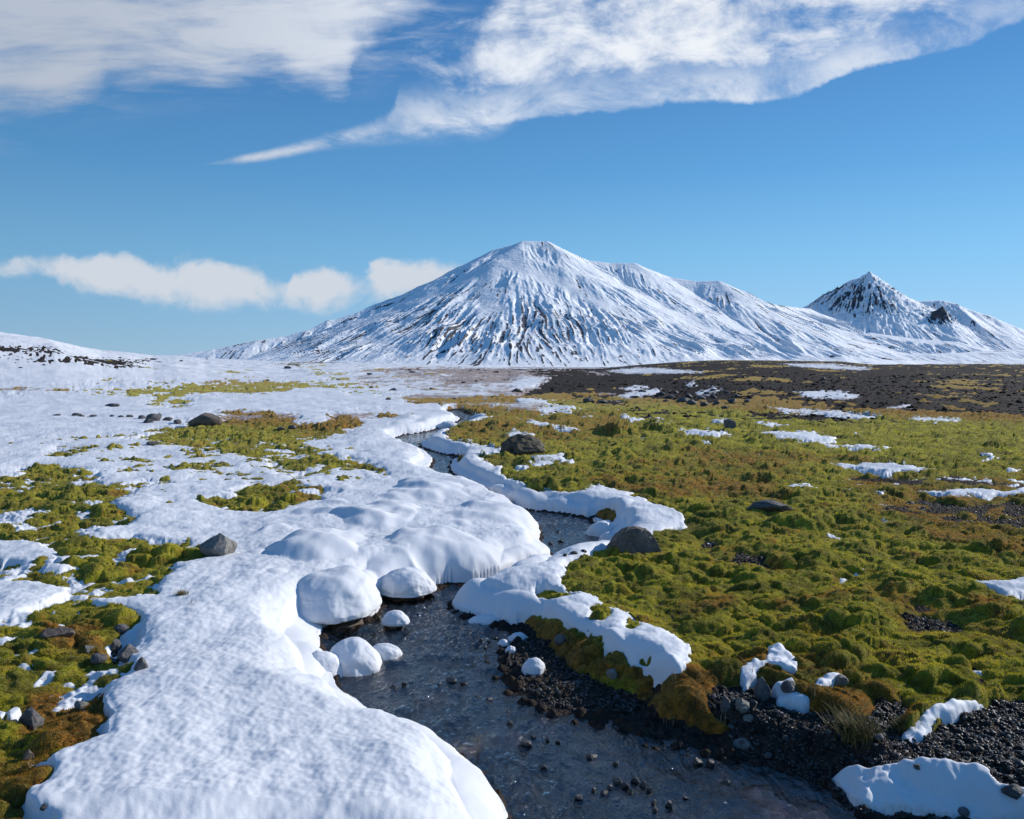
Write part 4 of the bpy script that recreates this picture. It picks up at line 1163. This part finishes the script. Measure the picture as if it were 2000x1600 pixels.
# boulders and stones that can be told apart
rock('boulder', 'pointed grey pyramid-shaped stone standing alone on the left snow bank', 'boulder', 428, 1086, 80, 46, M_GREY, 11, 0.7, 0.15, cuts=5, cut_d=(0.55, 0.8), peak=0.88, rough=0.10, level=5)
rock('boulder', 'large rounded brown boulder at the stream bend against the mossy right bank', 'boulder', 1238, 1080, 128, 54, M_BROWN, 23, 0.75, 0.45, cuts=8, cut_d=(0.5, 0.8), rough=0.14, level=5, tilt=0.12)
rock('boulder', 'flat dark slab of rock lying in the moss in the middle of the right meadow', 'boulder', 1500, 999, 98, 24, M_BASALT, 31, 0.5, 0.4, cuts=8, rough=0.10)
rock('boulder', 'dark lumpy boulder capped with brown moss right of the upper stream', 'boulder', 1020, 886, 92, 38, M_MOSSY, 42, 0.7, 0.35, cuts=6, rough=0.22)
rock('boulder', 'smooth brownish oval boulder on the far left snow beside a brown patch', 'boulder', 402, 830, 70, 24, M_BROWN, 54, 0.6, 0.35, cuts=3, rough=0.08)
rock('boulder', 'grey angular stone in the brown moss near the lower left corner', 'boulder', 66, 1430, 62, 44, M_BASALT, 63, 0.8, 0.3, cuts=8, cut_d=(0.5, 0.75), peak=0.3)
rock('boulder', 'blocky dark stone at the snow edge, the biggest of the left cluster', 'boulder', 252, 1284, 48, 34, M_BASALT, 71, 0.8, 0.25, cuts=9, cut_d=(0.5, 0.7))
rock('stone', 'dark stone touching the left side of the blocky one on the moss edge', 'stone', 226, 1270, 30, 18, M_BASALT, 72, 0.8, 0.3)
rock('stone', 'small black stone sitting lowest in the snow below the blocky stone', 'stone', 277, 1308, 32, 26, M_BASALT, 73, 0.8, 0.25)
rock('stone', 'egg-shaped dark stone lying in moss below the left rock cluster', 'stone', 192, 1296, 34, 18, M_BASALT, 74, 0.9, 0.3, cuts=2)
rock('stone', 'rounded dark stone perched at the top of the left rock cluster', 'stone', 237, 1236, 30, 14, M_BASALT, 75, 0.8, 0.3, cuts=3)
rock('stone', 'flat brown slab sunk in the moss above the left rock cluster', 'stone', 112, 1243, 70, 14, M_BROWN, 76, 0.6, 0.5, cuts=5)
rock('stone', 'tiny grey stone in rusty moss left of the blocky stone', 'stone', 174, 1272, 20, 12, M_GREY, 77, 0.8, 0.3)
rock('stone', 'small pale stone on the moss rim beside the left snow edge', 'stone', 160, 1382, 30, 13, M_GREY, 78, 0.8, 0.4)
rock('stone', 'reddish brown stone half buried in turf near the lower left edge', 'stone', 57, 1485, 24, 22, M_BROWN, 79, 0.8, 0.4)
rock('stone', 'small dark stone lying on the snow in the lower left corner', 'stone', 86, 1580, 18, 9, M_BASALT, 80, 0.8, 0.3, level=3)
rock('boulder', 'grey rounded rock rising from snow between moss above the right gravel bank', 'boulder', 1490, 1368, 38, 44, M_BASALT, 81, 0.8, 0.25, cuts=5, cut_d=(0.6, 0.85))
rock('stone', 'dark stone right of the grey rounded rock, ringed by snow', 'stone', 1542, 1352, 34, 22, M_BASALT, 82, 0.8, 0.3)
rock('boulder', 'pale grey slanted slab below the rounded rock at the rust moss edge', 'boulder', 1449, 1388, 34, 26, M_GREY, 83, 0.8, 0.3, cuts=8, cut_d=(0.45, 0.7))
rock('stone', 'upright dark slab leaning on the right end of the rust moss lump', 'stone', 1414, 1392, 28, 34, M_BASALT, 84, 0.6, 0.3, cuts=8, cut_d=(0.45, 0.7))
rock('stone', 'flat pale stone on the gravel just below the slanted slab', 'stone', 1464, 1410, 32, 12, M_GREY, 85, 0.8, 0.4)
rock('stone', 'rounded brown-grey stone tucked in moss beside a narrow snow strip', 'stone', 1640, 1336, 34, 18, M_GREY, 86, 0.8, 0.35, cuts=4)
rock('stone', 'flat grey stone lying at the water line under the right gravel bank', 'stone', 1455, 1458, 50, 14, M_GREY, 87, 0.7, 0.5, cuts=4)
rock('boulder', 'dark rounded stone at the right end of the lower right snow patch', 'boulder', 1976, 1562, 42, 24, M_BASALT, 88, 0.9, 0.25, cuts=3)
rock('stone', 'small black stone on the lower right snow patch near the bottom edge', 'stone', 1882, 1596, 26, 16, M_BASALT, 89, 0.8, 0.3)
rock('stone', 'small dark chip of stone on the upper rim of the lower right snow patch', 'stone', 1792, 1502, 16, 9, M_BASALT, 90, 0.8, 0.3, level=3)
rock('stone', 'grey stone in the dark bank under the long snow slope on the right', 'stone', 1096, 1258, 30, 18, M_BASALT, 91, 0.8, 0.3)
rock('stone', 'grey stone at the top of the gravel bar below the snow tongue', 'stone', 1194, 1326, 24, 20, M_GREY, 92, 0.8, 0.3)
rock('boulder', 'dark stone beside a smaller flat one on the bright far moss', 'boulder', 1151, 785, 26, 9, M_BASALT, 93, 0.6, 0.3, level=3)
rock('stone', 'low flat stone right of the dark one on the bright far moss', 'stone', 1177, 787, 20, 6, M_BASALT, 94, 0.6, 0.3, level=3)
rock('boulder', 'jagged black rock standing up between two snow strips in the right meadow', 'boulder', 1424, 835, 28, 18, M_BASALT, 95, 0.7, 0.25, cuts=9, cut_d=(0.45, 0.7))
rock('boulder', 'low dark rock alone on the upper left snow above the oval boulder', 'boulder', 221, 794, 32, 6, M_BASALT, 96, 0.6, 0.3, level=3)
rock('boulder', 'dark stone in the green moss left of centre below the oval boulder', 'boulder', 297, 869, 28, 9, M_BASALT, 97, 0.7, 0.3, level=3)
rock('boulder', 'round dark rock at the top edge of the left moss meadow', 'boulder', 571, 838, 18, 8, M_BASALT, 98, 0.7, 0.3, level=3)
rock('stone', 'small dark stone left of the round one at the moss meadow edge', 'stone', 549, 839, 18, 6, M_BASALT, 99, 0.7, 0.3, level=3)
rock('boulder', 'brown tussock-like boulder at the left end of the far gravel terrace', 'boulder', 1010, 766, 26, 8, M_BROWN, 100, 0.7, 0.3, level=3)
# a scatter of rubble on the snow beside the oval boulder
for i, (u, v, w, h) in enumerate([(300, 822, 26, 14), (290, 826, 20, 9), (276, 818, 18, 8), (310, 818, 14, 12), (328, 822, 20, 7), (346, 828, 16, 9), (252, 815, 16, 5), (236, 815, 12, 4),
                                  (150, 812, 18, 6), (160, 814, 12, 5), (182, 814, 14, 4), (112, 812, 16, 4), (219, 814, 10, 4)]):
    rock('stone', 'dark broken stone in the row of rubble on the left snow field', 'stone', u, v, w, h, M_BASALT, 120 + i, 0.8, 0.3, level=2, group='rubble on the left snow field')
for i, (u, v, w, h) in enumerate([(562, 720, 16, 5), (642, 723, 0, 0), (722, 732, 12, 4), (768, 763, 16, 5), (726, 758, 10, 3), (758, 781, 12, 4), (523, 744, 9, 3), (905, 748, 12, 3), (843, 760, 10, 3), (888, 780, 10, 3),
                                  (300, 703, 14, 4), (354, 706, 8, 3), (234, 700, 8, 3), (660, 742, 8, 3), (806, 728, 14, 3), (930, 745, 8, 3), (404, 702, 6, 2)]):
    if w: rock('stone', 'small dark stone on the far central snow field', 'stone', u, v, w, h, M_BASALT, 150 + i, 0.7, 0.25, level=2, group='stones on the far snow field')
for i, (u, v, w, h) in enumerate([(1608, 742, 12, 6), (1255, 766, 16, 6), (1290, 772, 18, 7), (1310, 778, 22, 8), (1335, 784, 26, 9), (1352, 790, 22, 9), (1375, 792, 20, 8), (1400, 790, 18, 7), (1430, 786, 18, 7), (1345, 776, 16, 7),
                                  (1370, 780, 18, 7), (1395, 778, 14, 6), (1440, 776, 14, 6), (1240, 778, 20, 6), (1320, 768, 12, 5), (1460, 785, 14, 6), (1380, 770, 14, 5), (1420, 768, 12, 5), (1300, 785, 14, 5), (1415, 798, 14, 5)]):
    rock('stone', 'dark angular rock at the foot of the far gravel terrace', 'stone', u, v, w, h, M_BASALT, 180 + i, 0.8, 0.3, level=2, group='rocks at the foot of the gravel terrace')
# wet stones in the stream
ws = [(1362, 1492, 28, 12), (1388, 1494, 26, 14), (1278, 1572, 16, 12), (1306, 1576, 20, 16), (1280, 1588, 20, 14), (1515, 1556, 10, 10), (1156, 1480, 30, 8), (1090, 1450, 14, 5), (1042, 1440, 18, 5), (1028, 1454, 28, 8),
      (1070, 1446, 12, 6), (1202, 1494, 18, 8), (1205, 1530, 26, 12), (1222, 1538, 22, 12), (1240, 1528, 24, 14), (1256, 1536, 20, 14), (1268, 1546, 16, 10), (1232, 1548, 18, 9), (1190, 1540, 16, 8), (1180, 1550, 22, 9),
      (1160, 1545, 14, 8), (995, 1412, 14, 6), (1420, 1528, 20, 5), (1452, 1532, 14, 5), (770, 1345, 26, 8), (790, 1338, 16, 6), (880, 1332, 34, 8), (905, 1337, 22, 7), (858, 1338, 18, 6), (940, 1252, 14, 7), (955, 1256, 12, 7), (968, 1250, 14, 8),
      (948, 1266, 10, 6), (976, 1262, 12, 8), (932, 1364, 26, 7), (955, 1368, 22, 6), (1130, 1560, 26, 7), (1060, 1500, 24, 6), (720, 1312, 20, 5), (1075, 1062, 14, 4), (1095, 1058, 16, 5), (1120, 1082, 22, 7), (1105, 1086, 16, 6), (1140, 1078, 18, 6), (1090, 1040, 18, 4),
      (1500, 1545, 14, 3), (992, 1392, 12, 5), (1340, 1560, 16, 4), (1480, 1590, 16, 4), (1030, 1420, 14, 4)]
for i, (u, v, w, h) in enumerate(ws):
    x, y = unproj(u, v, -0.165)
    rock('stone', 'small dark wet stone poking out of the rippling stream', 'stone', u, v, w * 0.8, h * 0.8, M_WET, 220 + i, 0.8, 0.45, level=3, group='wet stones in the stream')
ORD = ['leftmost', 'second from left', 'third from left', 'fourth from left', 'fifth from left', 'sixth from left', 'seventh from left', 'eighth from left', 'ninth from left',
       'tenth from left', 'eleventh from left', 'twelfth from left', 'thirteenth from left', 'fourteenth from left', 'fifteenth from left', 'sixteenth from left', 'seventeenth from left', 'eighteenth from left',
       'nineteenth from left', 'twentieth from left']


def order_labels(objs, what):
    objs = sorted(objs, key=lambda o: o.location.x / o.location.y)
    for i, o in enumerate(objs): o['label'] = what.replace('@', 'rightmost' if i == len(objs) - 1 else ORD[i])


G = lambda g: [o for o in COL.objects if o.get('group') == g]
order_labels(G('rubble on the left snow field'), 'broken stone, @ in the rubble row on the left snow')
order_labels(G('stones on the far snow field'), 'small dark stone, @ on the far snow field')
order_labels(G('rocks at the foot of the gravel terrace'), 'dark angular rock, @ at the foot of the far gravel terrace')
W_ = G('wet stones in the stream')
uof = lambda o: 1000 + 1500 * o.location.x / o.location.y
sets = {}
for o in W_:
    yv = o.location.y; q = uof(o)
    k = 'of the rapids by the rounded snow bank' if yv > 6.2 else ('of the stream left of the gravel bar' if yv > 4.3 and q < 925 else ('in the water beside the gravel bar' if yv > 4.3 else
        ('in the stream just below the gravel bar' if q < 1180 else ('of the cluster midway across the lower stream' if q < 1330 else 'in the water below the right bank'))))
    sets.setdefault(k, []).append(o)
for k, v_ in sets.items(): order_labels(v_, 'dark wet stone, @ ' + k)
print('stones', {k: len(v_) for k, v_ in sets.items()}, round(time.time() - T0, 1))

# snow mounds on stones and ledges in the stream
M_TURF = mat_stone('dark_turf', (0.010, 0.008, 0.005, 1), (0.09, 0.05, 0.018, 1), 0.6, 2.0, True)


def cap_mesh(seed, w, d, h, droop=0.25, level=5):
    V, Fc = ICO[level]; V = V.copy()
    up = np.clip(V[:, 2], 0, 1)
    z = np.where(V[:, 2] > 0, np.abs(V[:, 2]) ** 1.2, V[:, 2] * droop)
    r = 1 + 0.20 * n3(V, 1.2, seed, 2) + 0.09 * n3(V, 2.6, seed + 2, 3) + 0.03 * n3(V, 6, seed + 4, 3)
    P = np.stack([V[:, 0] * r * w / 2, V[:, 1] * r * d / 2, z * h * (1 + 0.22 * n3(V, 1.6, seed + 8, 2))], 1)
    P[:, 2] += 0.02 * h * n3(V, 8, seed + 12, 3)
    return P, Fc


def snow_mound(label, u, v, wpx, hpx, deep, seed, base=0.0, rotz=0.0, group=None):
    """u, v: foot of the mound; base: share of the height that is the dark stone below"""
    x, y = unproj(u, v, -0.165)
    W = wpx * y / F; Hh = hpx * y / F; D = W * deep
    yc = y + D * 0.45; xc = x * yc / y
    z = float(zw_of(yc)); hb = base * Hh
    e = bpy.data.objects.new('snow_mound', None); COL.objects.link(e); e.empty_display_size = 0.1
    e.location = (xc, yc, z); e.rotation_euler = (0, 0, rotz)
    tag(e, None, label, 'snow mound', group)
    if base > 0:
        V, Fc = rock_shape(seed + 3, 4, cuts=6)
        V = V * (W * 0.44, D * 0.42, hb + 0.08); V[:, 2] = np.minimum(V[:, 2], hb * 1.5)
        mesh_obj('stone', V, Fc, M_TURF, parent=e)
    P, Fc = cap_mesh(seed, W, D, Hh - hb, 0.18 if base else 0.05)
    P[:, 2] += hb - (0.0 if base else 0.01)
    mesh_obj('snow_cap', P, Fc, M_SNOW, {'dirt': np.zeros(len(P))}, parent=e)
    return e


snow_mound('big snow pillow overhanging a dark hollow on the left of the stream', 655, 1236, 200, 98, 1.15, 301, 0.22)
snow_mound('snow-capped stone with a dark undercut rim standing in the upper pool', 794, 1180, 118, 60, 0.8, 302, 0.22)
snow_mound('small hooked lump of snow at the right tip of the big snow pillow', 772, 1232, 58, 34, 0.7, 303, 0.25)
snow_mound('largest of three low snow lumps below the hollow, at the left water edge', 690, 1320, 118, 62, 0.85, 304)
snow_mound('small low snow lump reaching furthest right into the water', 752, 1294, 78, 32, 0.7, 305)
snow_mound('snow lump joined to the bank left of the largest low lump', 630, 1330, 92, 52, 0.8, 306)
snow_mound('thin shelf of snow below the pointed snow tongue of the right bank', 955, 1222, 90, 16, 0.5, 307)
snow_mound('snow-covered stone at the upper end of the gravel bar', 1042, 1326, 52, 34, 0.8, 308, 0.2)
snow_mound('tiny round snow ball on stones in the middle of the stream', 983, 1266, 22, 14, 0.8, 309, 0.2)
snow_mound('second tiny snow ball just below the first beside the gravel bar', 998, 1280, 24, 14, 0.8, 310, 0.2)
snow_mound('flat lump of snow above the two tiny snow balls', 1012, 1256, 46, 18, 0.6, 311)
snow_mound('smooth snow mound left of the large brown boulder', 1175, 1052, 62, 30, 0.7, 312)
snow_mound('small snow lump squeezed between the smooth mound and the brown boulder', 1192, 1062, 46, 20, 0.7, 313)
snow_mound('double bulge of snow between the big left bank and the capped stone', 720, 1150, 84, 44, 0.8, 314)
snow_mound('low snow pad in the narrow upper stream near the brown turf island', 808, 898, 60, 18, 0.6, 315)
snow_mound('small snow pad beside the highest visible pool of the stream', 875, 842, 50, 14, 0.6, 316)
snow_mound('elongated snow pad where the stream disappears in the distance', 940, 823, 44, 10, 0.6, 317)
print('mounds', round(time.time() - T0, 1))

# gravel: pebbles on the bar, the right bank and the bare patches
def near_lookup(F_, x, y):
    a = x / y
    c = np.interp(a, cols, np.arange(NC)); r = np.interp(y, ry, np.arange(NR))
    c0 = np.clip(c.astype(int), 0, NC - 2); r0 = np.clip(r.astype(int), 0, NR - 2); fc = c - c0; fr_ = r - r0
    return [(q[r0, c0] * (1 - fc) + q[r0, c0 + 1] * fc) * (1 - fr_) + (q[r0 + 1, c0] * (1 - fc) + q[r0 + 1, c0 + 1] * fc) * fr_ for q in F_]


def rand_rot(n):
    q = rng.normal(size=(n, 4)); q /= np.linalg.norm(q, axis=1)[:, None]
    w, x, y, z = q.T
    return np.stack([1 - 2 * (y * y + z * z), 2 * (x * y - z * w), 2 * (x * z + y * w), 2 * (x * y + z * w), 1 - 2 * (x * x + z * z), 2 * (y * z - x * w), 2 * (x * z - y * w), 2 * (y * z + x * w), 1 - 2 * (x * x + y * y)], 1).reshape(n, 3, 3)


TEMPL = [rock_shape(500 + i, 1, cuts=5, rough=0.05)[0] for i in range(12)]


def scatter(name, x, y, z, size, mat, label, parent=None):
    n = len(x); V = []; Fs = []; base_f = ICO[1][1]; off = 0; tones = []
    which = rng.integers(0, 12, n); R = rand_rot(n); R = R * 0.35 + np.eye(3) * 0.65
    sc3 = size[:, None] * rng.uniform([0.8, 0.7, 0.42], [1.25, 1.1, 0.75], (n, 3))
    yaw = rng.uniform(0, 6.283, n); cy, sy = np.cos(yaw), np.sin(yaw)
    T = np.array(TEMPL)[which] * sc3[:, None, :]
    T = np.einsum('nij,nkj->nki', R, T)
    X_ = T[..., 0] * cy[:, None] - T[..., 1] * sy[:, None]; Y_ = T[..., 0] * sy[:, None] + T[..., 1] * cy[:, None]
    P = np.stack([X_ + x[:, None], Y_ + y[:, None], T[..., 2] + z[:, None]], -1).reshape(-1, 3)
    nv = T.shape[1]
    Fs = (base_f[None] + (np.arange(n) * nv)[:, None, None]).reshape(-1, 3)
    tone = np.repeat(rng.uniform(0, 1, n) ** 1.6, nv)
    o = mesh_obj(name, P, Fs, mat, {'tone': tone})
    if label: tag(o, 'stuff', label, 'gravel')
    return o


def mat_gravel():
    m, t, b = new_mat('pebbles')
    p = pos(t); n = t.noise(p, 120, 4, 0.65)
    c = t.mix(t.attr('tone'), (0.012, 0.012, 0.013, 1), (0.125, 0.115, 0.11, 1))
    c = t.mix(t.step(n, 0.35, 0.7, 0.4, 0.0), c, (0.01, 0.01, 0.01, 1))
    t.l(c, b.inputs['Base Color']); t.l(t.attr('tone'), b.inputs['Roughness']); b.inputs['Roughness'].default_value = 0.5
    rr = t.m('MULTIPLY_ADD', t.attr('tone'), 0.25, 0.42); t.l(rr, b.inputs['Roughness'])
    bump(t, b, n, 0.004, 0.6)
    return m


M_PEB = mat_gravel()
nn = 150000
vy = rng.uniform(740, 1700, nn); yr_ = 1.75 / np.tan(np.arctan((vy - 800) / F) + TH); ar = rng.uniform(-0.75, 0.8, nn); xr_ = ar * yr_
zG, zS_, zM_, g_s, w_d, b_ = near_lookup((ZG, ZS, ZM, sG, dw, B), xr_, yr_)
ok = (g_s > 0.36) & (w_d > -0.02) & (zG > zS_ - 0.005) & (zG > zM_ - 0.02) & (yr_ < 9)
x, y, z = xr_[ok], yr_[ok], zG[ok]
size = (0.0045 + 0.0075 * rng.uniform(0, 1, len(x)) ** 2.2 + 0.012 * rng.uniform(0, 1, len(x)) ** 14) * (0.8 + 0.10 * y)
lim = 26000
print('pebbles', len(x))
scatter('gravel', x[:lim], y[:lim], z[:lim] + size[:lim] * 0.15, size[:lim], M_PEB, 'dark pebbles of the gravel bar and the right gravel bank')
ok = (g_s > 0.40) & (zG > zS_ - 0.02) & (zG > zM_ - 0.05) & (yr_ > 12) & (yr_ < 200)
x, y, z = xr_[ok][:6000], yr_[ok][:6000], zG[ok][:6000]
size = (0.03 + 0.10 * rng.uniform(0, 1, len(x)) ** 4) * (0.6 + y / 60)
scatter('rubble', x, y, z + size * 0.1, np.minimum(size, 0.25), M_GROUND, 'dark rubble strewn over the far gravel terrace')

# moss fronds: the fuzz on the near cushions
nb = 640000
vy = rng.uniform(800, 1660, nb); yr_ = 1.7 / np.tan(np.arctan((vy - 800) / F) + TH); ar = rng.uniform(-0.72, 0.74, nb); xr_ = ar * yr_
zS_, zM_, zG_, mm_, tB, lw = near_lookup((ZS, ZM, ZG, mossm, sB, low), xr_, yr_)
ok = (mm_ > 0.5) & (zM_ > zS_ - 0.004) & (zM_ > zG_) & (lw > 0.3)
x, y, z, tB = xr_[ok], yr_[ok], zM_[ok], tB[ok]; n = len(x)
ln = (0.004 + 0.0065 * rng.uniform(0, 1, n)) * (0.6 + 0.14 * y); wd = 0.00055 * y
an = rng.uniform(0, 6.283, n); lean = rng.normal(size=(n, 2)) * 0.5
b0 = np.stack([x - np.cos(an) * wd, y - np.sin(an) * wd, z - 0.003], 1); b1 = np.stack([x + np.cos(an) * wd, y + np.sin(an) * wd, z - 0.003], 1)
tp = np.stack([x + lean[:, 0] * ln, y + lean[:, 1] * ln, z + ln], 1)
P = np.stack([b0, b1, tp], 1).reshape(-1, 3)
fr_o = mesh_obj('fronds', P, np.arange(3 * n).reshape(-1, 3), M_FROND, {'tint': np.repeat(tB, 3), 'dry': np.zeros(3 * n), 'dust': np.zeros(3 * n)}, smooth=False, parent=moss)
fr_o['kind'] = 'stuff'
print('fronds', n, round(time.time() - T0, 1))

# dry grass
def mat_grass(name, c0, c1):
    m, t, b = new_mat(name)
    n = t.noise(pos(t), 30, 3)
    t.l(t.mix(t.step(n, 0.35, 0.65), c0, c1), b.inputs['Base Color']); b.inputs['Roughness'].default_value = 0.7
    return m


M_STRAW = mat_grass('dry_straw', (0.16, 0.09, 0.03, 1), (0.42, 0.30, 0.14, 1)); M_TUFT = mat_grass('tuft_green', (0.06, 0.055, 0.01, 1), (0.24, 0.17, 0.04, 1))


def tuft(label, u, v, wpx, hpx, count, mat, seed, lean=0.5, width=0.0016):
    r = np.random.default_rng(seed); x, y = place_px(u, v); z = ground_at(x, y)
    W = wpx * y / F; Hh = hpx * y / F
    V, Fc = [], []
    for k in range(count):
        bx, by = r.normal(0, W * 0.22), r.normal(0, W * 0.22)
        d = r.uniform(0, 6.283); l = lean * r.uniform(0.2, 1); h = Hh * r.uniform(0.55, 1.1)
        ux, uy = math.cos(d) * l, math.sin(d) * l
        px_, py_ = math.cos(d + 1.57), math.sin(d + 1.57)
        i0 = len(V)
        for q in range(5):
            s_ = q / 4; w_ = width * (1 - 0.8 * s_)
            cx, cy_, cz = bx + ux * h * s_ ** 1.6, by + uy * h * s_ ** 1.6, h * s_ * (1 - 0.25 * l * s_) - 0.01
            V += [(cx - px_ * w_, cy_ - py_ * w_, cz), (cx + px_ * w_, cy_ + py_ * w_, cz)]
        for q in range(4): Fc.append((i0 + 2 * q, i0 + 2 * q + 1, i0 + 2 * q + 3, i0 + 2 * q + 2))
    o = mesh_obj('grass_tuft', V, Fc, mat); o.location = (x, y, z)
    tag(o, None, label, 'grass tuft')


tuft('bushy green-brown grass tuft standing on the right gravel bank', 1672, 1432, 95, 46, 900, M_TUFT, 1, 0.9)
tuft('low rusty grass tuft at the foot of the moss beside the gravel bank snow', 1765, 1420, 45, 24, 250, M_TUFT, 2, 0.9)
tuft('fan of straw stalks on the right end of the rust moss lump', 1404, 1398, 40, 42, 9, M_STRAW, 3, 0.9)
tuft('two long dry stalks crossing above the snow right of the rust lump', 1468, 1312, 30, 34, 3, M_STRAW, 4, 0.9)
tuft('single dry stalk leaning in the green moss above the snow tongue', 1325, 1232, 8, 44, 1, M_STRAW, 5, 0.7)
tuft('thin dry stalks rising from snow above the rust moss lump', 1316, 1338, 26, 34, 5, M_STRAW, 6, 0.3)
tuft('short dry stalks on the front of the rust moss lump', 1308, 1412, 30, 32, 5, M_STRAW, 7, 0.25)
tuft('sparse pale stalks in dark moss left of the narrow snow strip', 1590, 1362, 16, 40, 4, M_STRAW, 8, 0.2)
tuft('dry stalks in the brown turf of the lower left corner', 62, 1500, 30, 34, 8, M_STRAW, 9, 0.4)
tuft('faint dry stalks sticking out of the snow right of the left moss', 380, 1178, 24, 14, 8, M_STRAW, 10, 0.6)
tuft('small rusty grass clump standing in snow right of the left moss', 355, 1162, 24, 14, 220, M_TUFT, 11, 0.8)
print('script', round(time.time() - T0, 1))
